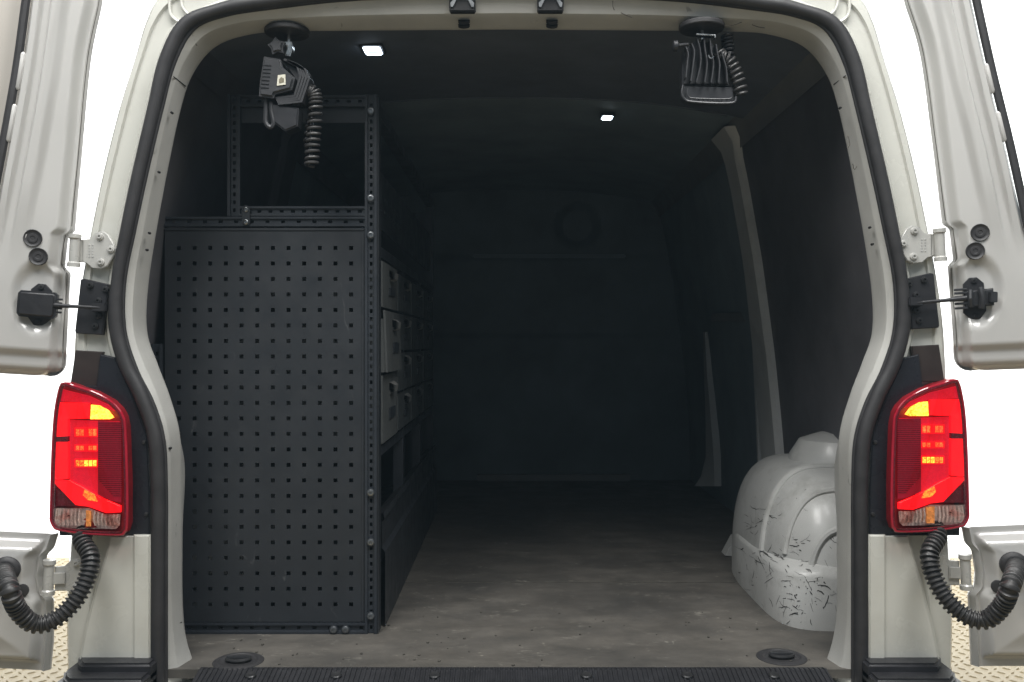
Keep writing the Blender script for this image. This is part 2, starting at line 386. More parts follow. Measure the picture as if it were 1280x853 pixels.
# painted flange round the opening
fl = G()
fl.loft([lerpR(RSO, RSI, 0.6, 0.012), lerpR(RSI, RTI, 0.05, 0.002), lerpR(RSI, RTI, 0.12, 0.004), lerpR(RSI, RTI, 0.66, 0.014), lerpR(RSI, RTI, 0.72, 0.018), lerpR(RSI, RTI, 0.78, 0.026), lerpR(RSI, RTI, 0.97, 0.056), lerpR(RSI, RTI, 1.0, 0.064),
         lerpR(RSI, RTI, 0.97, 0.07), lerpR(RSI, RTI, -0.6, 0.10), lerpR(RSI, RTI, -2.4, 0.13)])
fl.build('opening_flange', 'trim_paint', van, angle=28)
# rubber weather strip
mid = [Vector((p.x, 0, p.z)) for p in lerpR(RSO, RSI, 0.5, 0)]
ws = G(); hw = [max(0.008, (Vector((p.x, 0, p.z)) - Vector((q.x, 0, q.z))).length / 2) for p, q in zip(RSO, RSI)]
ws.tube([(p.x, -0.006, p.z) for p in mid], lambda i: min(hw[i], 0.0145), 14, cap=False)
wsi = G().tube([(p.x, 0.000, p.z) for p in lerpR(RSO, RSI, 0.96, 0)], 0.0045, 8, cap=False)
wso = ws.build('weather_strip', 'rubber', van)
wsi.build('lip', 'rubber', wso)
# sealant beads along the jamb corner
bd = G().tube([(p.x, 0.016, p.z) for p in lerpR(RB, RSO, 0.075, 0)][12:-12], 0.0028, 6)
bd.build('sealant_bead', 'sealant', van)
# flange joints (butt seams across the painted flange)
def seam(a, b, d0, d1, parent=van, r=0.0011, mat='hole'):
    G().tube([at(*a, d0), at(*b, d1)], r, 6).build('panel_joint', mat, parent)
seam((217, 96), (232, 108), 1.843, 1.898); seam((1057, 95), (1042, 106), 1.843, 1.898)
seam((208, 786), (227, 778), 1.843, 1.898)
# small drain and fixing holes in the flange
for px, py, d in [(216, 142, 1.862), (200, 216, 1.862), (188, 292, 1.862), (185, 313, 1.862), (1049, 136, 1.862), (1086, 285, 1.862), (1089, 306, 1.862), (214, 560, 1.858), (1064, 560, 1.858)]:
    c = at(px, py, d)
    G().lathe([(0.0016, -0.003), (0.0026, -0.002), (0.0026, 0.004)], (c.x, c.y - 0.006, c.z), (0, 1, 0), 10).build('fixing_hole', 'hole', van)

# header: latch slots and oval holes
for px in (578, 688):
    g = G(); c = at(px, 8, 1.842)
    w, h = 0.0265, 0.0115
    pl = [(-w, -h * .7), (-w * .9, -h), (w * .9, -h), (w, -h * .7), (w, h), (-w, h)]
    g.prism([(c.x + a, c.y + 0.012, c.z + b) for a, b in pl], (0, -0.016, 0), 0.002)
    sl = g.build('latch_slot', 'hole', van)
    for sx in (-1, 1): G().prism([(c.x + sx * a, c.y - 0.0045, c.z + b) for a, b in [(.024, .004), (.018, .0105), (.012, .0105), (.019, -.004), (.023, -.004)]], (0, -0.003, 0)).build('latch_spring', 'bolt_steel', sl)
    for dy in (27, 32):
        c = at(px + 2, dy, 1.868 + (dy - 27) * 0.003)
        G().lathe([(0.006, -0.002), (0.012, -0.002), (0.012, 0.003)], c, (0, 0.75, -1), 16).build('drain_hole', 'hole', van)

for pts in ([(766, 1), (766, 8), (768, 13)], [(776, 16), (782, 19), (790, 22)], [(905, 33), (916, 32), (927, 28)], [(940, 31), (948, 34), (956, 35)], [(1060, 170), (1062, 180), (1059, 186)], [(1066, 205), (1068, 212), (1071, 208)]):
    G().tube([at(x, y, 1.838 + 0.02 * sm(10, 30, y) if y < 60 else 1.852) for x, y in cr([Vector(p) for p in pts], 8)], 0.0009, 5).build('paint_crack', 'grime', van)
# ---- jamb relief pieces, hinges, check plates
def poly_px(pts, d, side=-1):
    return [mx(at(x, y, d), side) for x, y in pts]
def plate(name, pts, d, thick, mat, parent, bev=0.002, side=-1):
    P = poly_px(pts, d, side)
    return G().prism(P, (0, -thick, 0), bev).build(name, mat, parent)

def bolt(name, c, r, mat, parent, axis=(0, -1, 0), h=0.005, seg=18, hexr=True):
    g = G().lathe([(r * 1.0, -0.002), (r, h * 0.3), (r * 0.92, h * 0.5), (r * 0.62, h * 0.55), (r * 0.6, h), (r * 0.36, h), (r * 0.34, h * 0.5)], c, axis, seg)
    return g.build(name, mat, parent)

MIR = 1274
for side in (-1, 1):
    dx = 0 if side < 0 else -6       # right-hand fittings sit a few pixels inboard and higher
    dy = 0 if side < 0 else -7
    def q(pts): return pts if side < 0 else [(MIR - x + dx, y + dy) for x, y in pts]
    def A(x, y, d):
        return at(x, y, d) if side < 0 else at(MIR - x + dx, y + dy, d)
    def P(pts, d): return [at(x, y, d) for x, y in q(pts)]
    # upper hinge
    hg = G().prism(P([(104, 300), (114, 299), (120, 292), (129, 289), (136, 293), (147, 311), (147, 315), (136, 333), (128, 337), (117, 336), (110, 330), (104, 328)], 1.838), (0, -0.006, 0), 0.0016)
    hg.prism(P([(95, 301), (108, 300), (108, 328), (95, 329)], 1.842), (0, -0.010, 0), 0.002)
    hinge = hg.build('hinge', 'zinc', van)
    for x, y in ((125, 296), (139, 312), (126, 328)):
        bolt('bolt', A(x, y, 1.831), 0.0075, 'zinc', hinge)
    k0, k1 = A(94, 293, 1.825), A(92, 334, 1.825)
    G().tube([k0, k0.lerp(k1, .12), k0.lerp(k1, .16), k0.lerp(k1, .84), k0.lerp(k1, .88), k1], lambda i: (0.0125, 0.0125, 0.010, 0.010, 0.0125, 0.0125)[i], 14).build('hinge_knuckle', 'zinc', hinge)
    g = G()                                               # rows of stamped marks on the plate
    for r_ in range(2):
        for c_ in range(5):
            a = A(111.5 + r_ * 4.2, 306 + c_ * 3.6, 1.8315); g.box(a - Vector((.0016, .0006, .0016)), a + Vector((.0016, .0006, .0012)))
    g.build('stamped_mark', 'pillar_grey', hinge)
    # lower hinge
    hg = G().prism(P([(70, 708), (82, 707), (90, 700), (95, 697), (101, 700), (104, 708), (112, 716), (112, 722), (103, 731), (100, 740), (93, 742), (86, 738), (70, 738)], 1.838), (0, -0.006, 0), 0.0016)
    hg.prism(P([(64, 716), (82, 715), (82, 730), (64, 731)], 1.831), (0, -0.004, 0), 0.0016)
    hinge = hg.build('hinge', 'zinc', van)
    for x, y in ((96, 704), (107, 719), (95, 734)): bolt('bolt', A(x, y, 1.831), 0.0075, 'zinc', hinge)
    k0, k1 = A(62, 700, 1.828), A(60, 744, 1.828)
    G().tube([k0, k0.lerp(k1, .12), k0.lerp(k1, .16), k0.lerp(k1, .84), k0.lerp(k1, .88), k1], lambda i: (0.0125, 0.0125, 0.010, 0.010, 0.0125, 0.0125)[i], 14).build('hinge_knuckle', 'zinc', hinge)
    # door check: plate on the pillar
    cp = G().prism(P([(104, 350), (108, 349), (139, 356), (137, 372), (131, 419), (98, 417), (97, 414)], 1.845), (0, -0.012, 0), 0.0016).build('check_plate', 'black_plastic', van)
    for x, y in ((113, 357), (132, 362), (123, 376), (123, 395), (119, 408)): bolt('bolt', A(x, y, 1.832), 0.0066, 'dark_bolt', cp)
    G().box(A(118, 379, 1.832), A(131, 390, 1.815), 0.002).build('strap_clevis', 'black_plastic', cp)
    # dark piece above the lamp and dark lamp surround
    G().prism(P([(97, 438), (131, 440), (127, 484), (90, 484)], 1.848), (0, -0.010, 0), 0.0015).build('pillar_tape', 'brown_black', van)
    sp = G().prism([mx(at(x, y, 1.846), side) for x, y in [(129, 443), (147, 447), (166, 487), (187, 545), (190.5, 612), (190.5, 668), (78, 668), (80, 500), (88, 482), (124, 482)]], (0, -0.014, 0), 0.002).build('lamp_surround', 'black_gloss', van)
    for x, y in ((180, 553), (183, 643)):
        c = mx(at(x, y, 1.832), side); G().lathe([(0.0045, -0.002), (0.0045, 0.001), (0.0032, 0.0035), (0.001, 0.0038)], c, (0, -1, 0), 12).build('screw', 'dark_bolt', sp)
    # raised quarter pressing below the lamp
    G().prism([mx(at(x, y, 1.85), side) for x, y in [(142, 665), (189, 665), (189, 829), (103, 826), (112, 780), (126, 725), (137, 690)]], (0, -0.022, 0), 0.006).build('quarter_pressing', 'paint', van)
    G().prism([mx(at(x, y, 1.83), side) for x, y in [(168, 668), (189, 668), (189, 829), (168, 829)]], (0, -0.006, 0), 0.003).build('quarter_flange', 'paint', van)
    # corner pressing near the roof
    G().tube([mx(at(x, y, 1.846), side) for x, y in cr([(212, -6), (212, 10), (214, 20), (222, 27), (228, 29)], 14)], 0.0034, 8).build('drain_bead', 'paint', van)
    G().tube([mx(at(x, y, 1.846), side) for x, y in cr([(226, -8), (227, 6), (231, 14), (238, 20)], 12)], 0.003, 8).build('drain_bead', 'paint', van)
    # bumper corner
    g = G()
    for k, (x0, y0, d0, d1) in enumerate([(86, 828, 1.86, 1.79), (80, 838, 1.86, 1.75), (74, 848, 1.86, 1.71)]):
        p = [mx(at(x0, y0, 1.80), side), mx(at(x0 + 10, y0 - 3, 1.80), side), mx(at(191, y0 + 1, 1.80), side)]
        z1 = p[0].z - (0.03 if k < 2 else 0.16)
        xs = [p[0].x, p[0].x + (0.03 if side < 0 else -0.03), p[2].x]
        y_in, y_out = 0.02, d1 - 1.84
        out = [(xs[0], y_in), (xs[0], y_out + 0.05), (xs[0] * 0.985, y_out + 0.02), (xs[1], y_out), (xs[2], y_out), (xs[2], y_in)]
        g.prism([(a, b, z1) for a, b in out], (0, 0, p[0].z - z1), 0.006)
    g.build('bumper_corner', 'black_plastic', van)

# ---- tail lamps
OUTL = [(76, 479), (84, 478), (96, 482), (120, 490), (140, 501), (150, 511), (155, 520), (158, 534), (160.5, 600), (160.5, 655), (157, 666), (150, 670), (110, 669), (74, 664), (66, 659), (62, 650), (62, 640), (64, 570), (67, 520), (72, 490)]
def inset(poly, k):
    cx = sum(p[0] for p in poly) / len(poly); cy = sum(p[1] for p in poly) / len(poly)
    out = []; n = len(poly)
    for i, (x, y) in enumerate(poly):
        a, b = poly[i - 1], poly[(i + 1) % n]; tx, ty = b[0] - a[0], b[1] - a[1]; l = math.hypot(tx, ty)
        out.append((x - ty / l * k, y + tx / l * k))
    return out
for side in (-1, 1):
    dy = 0 if side < 0 else -4
    def T(x, y, d): 
        # lamp face sweeps back round the body corner at its outer edge
        back = 0.022 * sm(88, 60, x) + 0.006 * sm(120, 88, x)
        return mx(at(x, y + dy, d + back), side)
    def el(name, pts, d, th, mat, parent, bev=0.0):
        g = G().prism([T(x, y, d) for x, y in pts], (0, -th, 0), bev); return g.build(name, mat, parent, angle=30)
    lamp = G().prism([T(x, y, 1.811) for x, y in OUTL], (0, 0.036, 0)).build('tail_lamp', 'lamp_well', van)
    O3 = cr(OUTL + [OUTL[0]], 90)[:-1]
    g = G().tube([T(x, y, 1.798) for x, y in inset([tuple(p) for p in O3], 1.8)], 0.0030, 10, closed=True); g.build('rim', 'red_rim', lamp)
    I3 = inset([tuple(p) for p in O3], 4.2)
    g = G().tube([T(x, y, 1.797) for x, y in I3], 0.0022, 8, closed=True); g.build('inner_rim', 'maroon', lamp)
    # lit and unlit optics behind the lens
    el('light_guide', [(75, 503), (113, 504), (113, 523), (87, 524), (87, 598), (74, 600), (66, 598), (67, 553), (70, 520)], 1.808, 0.006, 'lit_red', lamp, 0.001)
    el('top_reflector', [(80, 487), (112, 495), (136, 506), (144, 514), (114, 504), (77, 502)], 1.808, 0.004, 'lit_red_soft', lamp)
    el('reflector', [(88, 525), (150, 527), (152, 620), (125, 622), (88, 600)], 1.809, 0.003, 'lit_red_soft', lamp)
    el('turn_signal', [(115, 506), (126, 507), (136, 513), (143, 522), (138, 524), (114, 524)], 1.807, 0.005, 'lit_amber', lamp, 0.0008)
    for y0, y1, a in ((535, 546, 'lit_led'), (556, 564, 'lit_led'), (574, 584, 'lit_orange')):
        row = el('led_row', [(94, y0), (122, y0), (122, y1), (94, y1)], 1.8055, 0.002, 'lit_red', lamp)
        for k in range(5):
            x0 = 95.5 + k * 5.3
            el('led', [(x0, y0 + 1.5), (x0 + 3.9, y0 + 1.5), (x0 + 3.9, y1 - 1.2), (x0, y1 - 1.2)], 1.8034, 0.002, ('lit_amber' if k > 1 else 'lit_orange') if a == 'lit_orange' else ('lit_led' if (k + y0) % 3 else 'lit_red'), row)
    el('outer_reflector', [(123, 526), (152, 528), (152, 628), (140, 626), (123, 618)], 1.8055, 0.002, 'crimson', lamp)
    # fine horizontal ribs of the dark reflector
    g = G()
    for k in range(36):
        y0 = 529 + k * 2.6; x1 = 152 if y0 < 612 else 151; x0 = 123 + (max(0, y0 - 600) * 0.9)
        if x1 - x0 < 6: continue
        a, b = T(x0, y0, 1.8032), T(x1, y0, 1.8032)
        g.box((a.x, a.y - 0.0008, a.z - 0.0008), (b.x, a.y + 0.001, a.z + 0.0007))
    g.build('reflector_ribs', 'maroon', lamp, smooth=False)
    el('dark_band', [(70, 546), (87, 545), (87, 552), (70, 552)], 1.8075, 0.0075, 'maroon', lamp)
    el('brake_strip', [(67, 601), (88, 600), (104, 608), (128, 622), (152, 632), (152, 640), (134, 641), (112, 633), (96, 631), (74, 608)], 1.8075, 0.006, 'lit_red', lamp, 0.001)
    el('brake_bulb', [(106, 612), (118, 618), (122, 627), (110, 625), (104, 619)], 1.801, 0.0015, 'lit_orange', lamp)
    el('side_reflector', [(70, 610), (94, 620), (95, 632), (68, 632)], 1.8075, 0.004, 'maroon', lamp)
    el('reverse_reflector', [(67, 635), (112, 635), (132, 643), (151, 643), (150, 657), (146, 661), (80, 660), (70, 656)], 1.8085, 0.003, 'lamp_chrome', lamp)
    g = G()
    for k in range(17):
        x = 71 + k * 4.8; yt = 637 if x < 112 else (643 if x > 132 else 637 + (x - 112) * 0.3)
        if 104 < x < 116: continue
        g.tube([T(x, yt, 1.805), T(x - 1.5, 649, 1.8035), T(x, 657, 1.805)], 0.0019, 6)
    g.build('flutes', 'lamp_chrome', lamp)
    el('indicator_bulb', [(106, 637), (116, 638), (116, 658), (106, 658)], 1.805, 0.002, 'amber_bulb', lamp) if side > 0 else el('indicator_bulb', [(108, 638), (114, 639), (114, 658), (108, 658)], 1.805, 0.002, 'amber_bulb', lamp)
    # domed clear-red lens
    rings = []
    for k, dd in ((3.0, 1.799), (5, 1.7945), (9, 1.7915), (16, 1.7895), (26, 1.788)):
        rings.append([T(x, y, dd) for x, y in inset([tuple(p) for p in O3], k)])
    g = G(); g.loft(rings, closed=True); m_ = len(rings[0]); g.add(rings[-1], [tuple(range(m_))])
    g.build('lens', 'red_lens', lamp)

# ---- doors
class Door:
    def __init__(s, a0, a1, theta, side):
        s.side = side
        s.O = at(*a0, 1.828); top = at(*a1, 1.828); s.a = (top - s.O).normalized(); s.H = (top - s.O).length
        th = math.radians(theta); e = Vector((math.cos(th) * (1 if side < 0 else -1), -math.sin(th), 0))
        s.e = (e - s.a * e.dot(s.a)).normalized()
        s.n = s.a.cross(s.e); 
        if (CAM - s.O).dot(s.n) < 0: s.n = -s.n
    def p(s, u, h, w=0.0): return s.O + s.e * u + s.a * h + s.n * w
    def px(s, x, y, w=0.0):
        """(u, h) on the door's inner face for a photograph pixel"""
        r = at(x, y, 1.0) - CAM; O = s.O + s.n * w
        t_ = (O - CAM).dot(s.n) / r.dot(s.n); P_ = CAM + r * t_ - O
        return P_.dot(s.e), P_.dot(s.a)
def interp(tab, x):
    tab = sorted(tab)
    if x <= tab[0][0]: return tab[0][1] + (x - tab[0][0]) * (tab[1][1] - tab[0][1]) / (tab[1][0] - tab[0][0])
    for (a, b), (c, d) in zip(tab, tab[1:]):
        if x <= c: return b + (d - b) * (x - a) / (c - a)
    (a, b), (c, d) = tab[-2:]; return d + (x - c) * (d - b) / (c - a)

def make_door(side):
    L = side < 0
    D = Door((62, 715), (121, 0), 164, -1) if L else Door((1205, 715), (1167, 0), 164, 1)
    E = [(129, -40), (128, 0), (113, 77), (101, 206), (97, 250), (93, 300), (88, 350), (84, 420), (81, 480)] if L else \
        [(1122, -40), (1130, 0), (1150, 66), (1165, 174), (1174, 250), (1180, 300), (1186, 350), (1191, 420), (1195, 480)]
    W = [(44, -40), (37, 0), (26, 80), (14, 150), (0, 225)] if L else [(1207, -40), (1216, 0), (1236, 90), (1258, 180), (1281, 285)]
    edge = [(h, u) for u, h in [D.px(x, y, -0.03) for x, y in E]]; win = [(h, u) for u, h in [D.px(x, y) for x, y in W]]
    edge = [tuple(p) for p in cr([Vector(p) for p in edge], 60)]; win = [tuple(p) for p in cr([Vector(p) for p in win], 60)]
    hb_u = D.px(40 if L else 1240, 471 if L else 464)[1]; ht_l = D.px(40 if L else 1240, 664 if L else 658)[1]; hb_l = D.px(40 if L else 1240, 839 if L else 832)[1]
    NOT = 0.22;
    lt = [D.px(*c, -0.03) for c in (((70, 667), (2, 664)) if L else ((1206, 659), (1278, 656)))]; lb = [D.px(*c, -0.03) for c in (((62, 838), (2, 835)) if L else ((1216, 832), (1278, 832)))]
    def lin(p, u): return p[0][1] + (p[1][1] - p[0][1]) * min(1.3, (u - p[0][0]) / (p[1][0] - p[0][0]))
    SMAX = 0.76; HTOP = D.H + 0.06
    plug = [D.px(*c) for c in ([(41, 298), (48, 321)] if L else [(1225, 291), (1219, 314)])]
    chk = D.px(47, 381) if L else D.px(1221, 373)
    hinge_h = D.px(94 if L else 1183, 315 if L else 305)[1]
    win_bot = hb_u + 0.27
    def s_edge(h):
        r = 0.03; e = interp(edge, h); dh = h - hb_u
        if dh < r: e += r - math.sqrt(max(0, r * r - (r - dh) ** 2))
        # pocket for the hinge knuckle
        return e + 0.012 * sm(0.045, 0.03, abs(h - hinge_h))
    def w_up(u, h):
        t_ = u - s_edge(h); w = -0.030 + 0.010 * sm(0.004, 0.008, t_) + 0.020 * sm(0.012, 0.030, t_)
        if h > hinge_h: w -= 0.006 * sm(0.075, 0.055, t_) * sm(hinge_h, hinge_h + 0.25, h)
        q_ = interp(win, h) - u
        fade = sm(win_bot - 0.05, win_bot + 0.12, h)
        w += fade * (0.011 * (sm(0.004, 0.010, q_) - sm(0.019, 0.027, q_)) + 0.010 * (sm(0.036, 0.043, q_) - sm(0.056, 0.074, q_)) - 0.014 * sm(0.006, 0.0, q_))
        r2 = math.hypot((u - chk[0]) / 0.9, (h - chk[1] - 0.015) / 1.35)
        w -= 0.012 * sm(0.060, 0.036, r2)
        nb = sm(NOT + 0.03, NOT - 0.02, u); dh = h - hb_u
        w -= nb * (0.026 * sm(0.018, 0.0, dh) + 0.010 * sm(0.055, 0.040, dh))
        w += 0.010 * sm(0.10, 0.2, u) * sm(win_bot, win_bot - 0.1, h)
        return w
    def w_low(u, h):
        # hem, then the domed inner pressing of the lower door
        e = e_low(h); t_ = u - e; top = lin(lt, u) - h; bot = h - lin(lb, u)
        w = -0.032 + 0.006 * sm(0.003, 0.006, t_) + 0.006 * gauss(t_ - 0.012, 0.003)
        k = min(t_ - 0.018, top - 0.010, (bot - 0.016) * 1.2)
        return w + 0.024 * sm(0.0, 0.022, k) + 0.020 * sm(0.015, 0.13, k)
    def e_low(h):
        hy = hinge_low; e = interp(edge_l, h); return e + 0.010 * sm(0.055, 0.035, abs(h - hy))
    El = [(74, 664), (66, 690), (62, 720), (67, 752), (67, 800), (63, 842)] if L else [(1201, 655), (1208, 690), (1212, 715), (1210, 745), (1212, 790), (1214, 836)]
    edge_l = [(h, u) for u, h in [D.px(x, y, -0.03) for x, y in El]]; hinge_low = D.px(60, 722)[1] if L else D.px(1208, 715)[1]
    us_f = [0.0025 * k for k in range(129)] + [0.32 + 0.02 * (k + 1) for k in range(22)]
    g = G()
    # upper slab, in t = distance from the edge
    hs = sorted(set([hb_u + d_ for d_ in (0, .002, .005, .009, .014, .02, .026)] + [hb_u + 0.03 + 0.005 * k for k in range(int((HTOP - hb_u - 0.03) / 0.005) + 1)]))
    cols = [k / 70 for k in range(71)] + [1 + 0.02 * (k + 1) for k in range(4)] + [1.08 + (k + 1) / 24 for k in range(24)]
    def U(c, h):
        e_, w_ = s_edge(h), max(interp(win, h), s_edge(h) + 0.05)
        return e_ + c * (w_ - e_) if c <= 1.08 else (e_ + 1.08 * (w_ - e_)) + (c - 1.08) * (SMAX - e_ - 1.08 * (w_ - e_))
    def solid_up(i, j):
        h = (hs[j] + hs[j + 1]) / 2; c = (cols[i] + cols[i + 1]) / 2
        return not (h > win_bot and c > 1.0 and U(c, h) < SMAX - 0.12)
    top = lambda c, h: D.p(U(c, h), h, w_up(U(c, h), h))
    bot = lambda c, h: D.p(U(c, h), h, -0.050 if c > 0.02 else -0.036)
    g.slab(cols, hs, solid_up, top, bot)
    # middle slab beyond the lamp notch
    hm = [ht_l + (hb_u - ht_l) * k / 10 for k in range(11)]; um = [NOT + 0.03 * k for k in range(17)]
    g.slab(um, hm, lambda i, j: True, lambda u, h: D.p(u, h, -0.004 - 0.03 * sm(NOT + 0.02, NOT, u)), lambda u, h: D.p(u, h, -0.050))
    # lower slab
    hl = [0, .012, .025, .04] + [0.055 + 0.9 * k / 56 for k in range(57)] + [.965, .975, .988, 1.0]
    def hm_(t_, v): u = t_ + e0; return lin(lb, u) + (lin(lt, u) - lin(lb, u)) * v
    e0 = e_low((ht_l + hb_l) / 2)
    def low(t_, v, w=None):
        h = hm_(t_, v); u = e_low(h) + t_; return D.p(u, h, w_low(u, h) if w is None else w)
    g.slab(us_f, hl, lambda i, j: True, low, lambda t_, v: low(t_, v, -0.050 if t_ > 0.004 else -0.038))
    door = g.build('rear_door', 'door_paint', van, angle=40)
    # folded hem seam along the hinge edge, its shadow drawn as a dark line
    hsm = [hb_u + 0.05 + 0.02 * k for k in range(int((HTOP - hb_u - 0.06) / 0.02))]
    G().tube([D.p(s_edge(h) + 0.0062, h, w_up(s_edge(h) + 0.0062, h)) for h in hsm], 0.0011, 6).build('hem_seam', 'grime', door)
    # window seal and pane
    hh = [win_bot + 0.01 * k for k in range(int((HTOP - win_bot) / 0.01) + 1)]
    path = [D.p(SMAX - 0.13, win_bot - 0.006, 0.0)] + [D.p(interp(win, win_bot) + 0.03, win_bot - 0.004, 0.0)] + [D.p(interp(win, h) + 0.005, h, 0.004) for h in hh]
    G().tube(path, 0.0085, 8).build('window_seal', 'rubber', door)
    for (x, y, l) in ([(25, 90, 0.075), (15, 155, 0.075)] if L else [(1232, 100, 0.06), (1246, 160, 0.06)]):
        u0, h0 = D.px(x, y)
        G().tube([D.p(interp(win, h0 + z_) - 0.003, h0 + z_, 0.006) for z_ in (-l / 2, -l / 2 + .004, l / 2 - .004, l / 2)], lambda i: (0.003, 0.006, 0.006, 0.003)[i], 8).build('seal_clip', 'door_paint', door)
    pane = G(); hp = [win_bot - 0.004, (win_bot + HTOP) / 2, HTOP]
    pane.loft([[D.p(interp(win, h) - 0.004, h, -0.030) for h in hp], [D.p(SMAX - 0.115, h, -0.030) for h in hp]])
    pane.loft([[D.p(interp(win, h) - 0.004, h, -0.034) for h in hp], [D.p(SMAX - 0.115, h, -0.034) for h in hp]])
    pn = pane.build('window_panel' if L else 'window_pane', 'blank_panel' if L else 'glass', door)
    # rubber plugs
    for (u, h) in plug:
        w = w_up(u, h)
        pr = [(0.0175, -0.003), (0.0175, 0.002), (0.0165, 0.0035), (0.0145, 0.0025), (0.013, 0.0015), (0.0095, 0.0015), (0.009, 0.003), (0.005, 0.003), (0.004, 0.002)]
        G().lathe(pr, D.p(u, h, w), D.n, 24).build('rubber_plug', 'rubber', door)
    # check strap housing on the door
    u, h = chk; w0 = w_up(u, h)
    def dp(a, b, c): return D.p(u + a, h + b, w0 + c)
    fl_ = [(-.022, .030), (-.010, .042), (.004, .042), (.016, .030), (.018, -.026), (.006, -.042), (-.010, -.042), (-.024, -.028)]
    ck = G().prism([dp(a, b, -0.002) for a, b in fl_], D.n * 0.005, 0.001)
    base = ck.build('check_bracket', 'black_plastic', door)
    for b in (.035, -.035): bolt('bolt', dp(-.002, b, 0.004), 0.0055, 'dark_bolt', base, D.n, 0.004)
    g = G()
    if L:
        g.prism([dp(a, b, 0.002) for a, b in [(-.036, .022), (-.030, .027), (.030, .026), (.035, .020), (.035, -.020), (.030, -.026), (-.030, -.026), (-.036, -.020)]], D.n * 0.024, 0.006)
        for b in (-.012, -.004, .006, .014): g.tube([dp(-.030, b, .018), dp(-.046, b, .018)], 0.0022, 6)
        g.build('check_cover', 'black_plastic', base)
    else:
        g.prism([dp(a, b, 0.002) for a, b in [(-.024, .016), (.030, .018), (.030, -.016), (-.024, -.018)]], D.n * 0.016, 0.003)
        for b in (-.018, -.009, .004, .012, .019): g.tube([dp(-.018, b, .017), dp(-.042, b, .017)], 0.0024, 6)
        g.tube([dp(.006, -.02, .02), dp(.008, 0, .026), dp(.006, .02, .02)], 0.006, 8); g.box(dp(.018, -.010, .016), dp(.036, .010, .024), 0.001)
        g.tube([dp(-.012, -.016, .019), dp(-.014, 0, .024), dp(-.012, .016, .019)], 0.005, 8)
        g.build('check_mechanism', 'lamp_body', base)
    a = at(125, 385, 1.818) if L else at(1146, 379, 1.818); b = dp(-.02, .001, 0.016)
    G().tube([a, a.lerp(b, .3), a.lerp(b, .7), b], lambda i: (0.0036, 0.0032, 0.0042, 0.006)[i], 10).build('check_strap', 'black_plastic', door)
    # crease of the lower inner flange
    # cable conduit with its grommet
    uh = D.px(8, 712) if L else D.px(1267, 706); ug = D.px(27, 739) if L else D.px(1248, 734)
    wl = w_low(*uh)
    G().lathe([(0.026, -0.004), (0.026, 0.004), (0.021, 0.009), (0.018, 0.010)], D.p(*uh, wl), D.n, 24).build('conduit_grommet', 'rubber', door)
    G().lathe([(0.013, -0.003), (0.013, 0.002), (0.010, 0.003), (0.004, 0.003)], D.p(*ug, w_low(*ug)), D.n, 18).build('rubber_plug', 'rubber', door)
    tx = (lambda x: x) if L else (lambda x: MIR + 1 - x)
    ty = 0 if L else -5
    end = D.p(*uh, wl + 0.012)
    ctrl = [at(tx(106), 664 + ty, 1.825), at(tx(103), 677 + ty, 1.800), at(tx(113), 696 + ty, 1.775), at(tx(109), 722 + ty, 1.755), at(tx(93), 752 + ty, 1.735), at(tx(68), 775 + ty, 1.715), at(tx(43), 780 + ty, 1.70), at(tx(22), 762 + ty, 1.68), at(tx(11), 735 + ty, 1.665), end + D.n * 0.004, end - D.n * 0.012]
    path = cr(ctrl, 700); cum = [0.0]
    for p0, p1 in zip(path, path[1:]): cum.append(cum[-1] + (p1 - p0).length)
    G().tube(path, lambda i: 0.0152 + 0.0024 * (1 if (cum[i] / 0.0092) % 1.0 < 0.55 else -1) * min(1, abs(math.sin(math.pi * 2 * cum[i] / 0.0092)) * 2.5), 18).build('cable_conduit', 'hose', van, angle=60)
    return D
doorL = make_door(-1); doorR = make_door(1)

# ---- sill tread, floor, cargo interior
ZF = 0.56; YB = 2.57
g = G(); x0, x1 = at(249, 840, 1.84).x, at(1029, 840, 1.84).x
prof = []; k = 0; x = x0
while x < x1:
    prof += [(x, 0), (x + 0.0045, 0), (x + 0.0055, 0.0028), (x + 0.0090, 0.0028)]; x += 0.0100
prof.append((x1, 0))
rings = []
for (yy, zz) in ((0.014, ZF - 0.012), (0.012, ZF + 0.001), (-0.004, ZF + 0.001), (-0.012, ZF - 0.002), (-0.060, ZF - 0.012), (-0.075, ZF - 0.025), (-0.08, ZF - 0.12)):
    rings.append([Vector((px_, yy, zz + (h_ if yy < 0 else 0))) for px_, h_ in prof])
g.loft(rings); sill = g.build('sill_tread', 'black_plastic', van, angle=20)
for px in (313, 420, 543, 733, 859, 968):
    c = at(px, 845, 1.812); c = Vector((c.x, -0.026, ZF - 0.002))
    G().lathe([(0.011, -0.002), (0.011, 0.0015), (0.009, 0.0035), (0.004, 0.0022)], c, (0, -0.2, 1), 18).build('sill_screw', 'dark_bolt', sill)
# lower closing panel and bumper bar under the sill
G().box((-0.74, -0.02, 0.30), (0.74, 0.02, ZF - 0.03)).build('rear_cross_member', 'paint', van)
g = G(); g.box((-0.9, -0.12, 0.28), (0.9, 0.02, ZF - 0.08), 0.02); g.build('bumper', 'black_plastic', van)

floor_o = G().box((-0.88, 0.002, ZF - 0.018), (0.88, YB + 0.02, ZF)).build('load_floor', 'ply', van, smooth=False)
# worn patch let into the boards and a loose chip or two
for px, py, sx, sy, rz in [(882, 800, .018, .004, 1.2)]:
    pass
G().box((-0.30, 0.668, ZF + 0.0002), (0.62, 0.672, ZF + 0.0012)).build('board_joint', 'grime', floor_o, smooth=False)
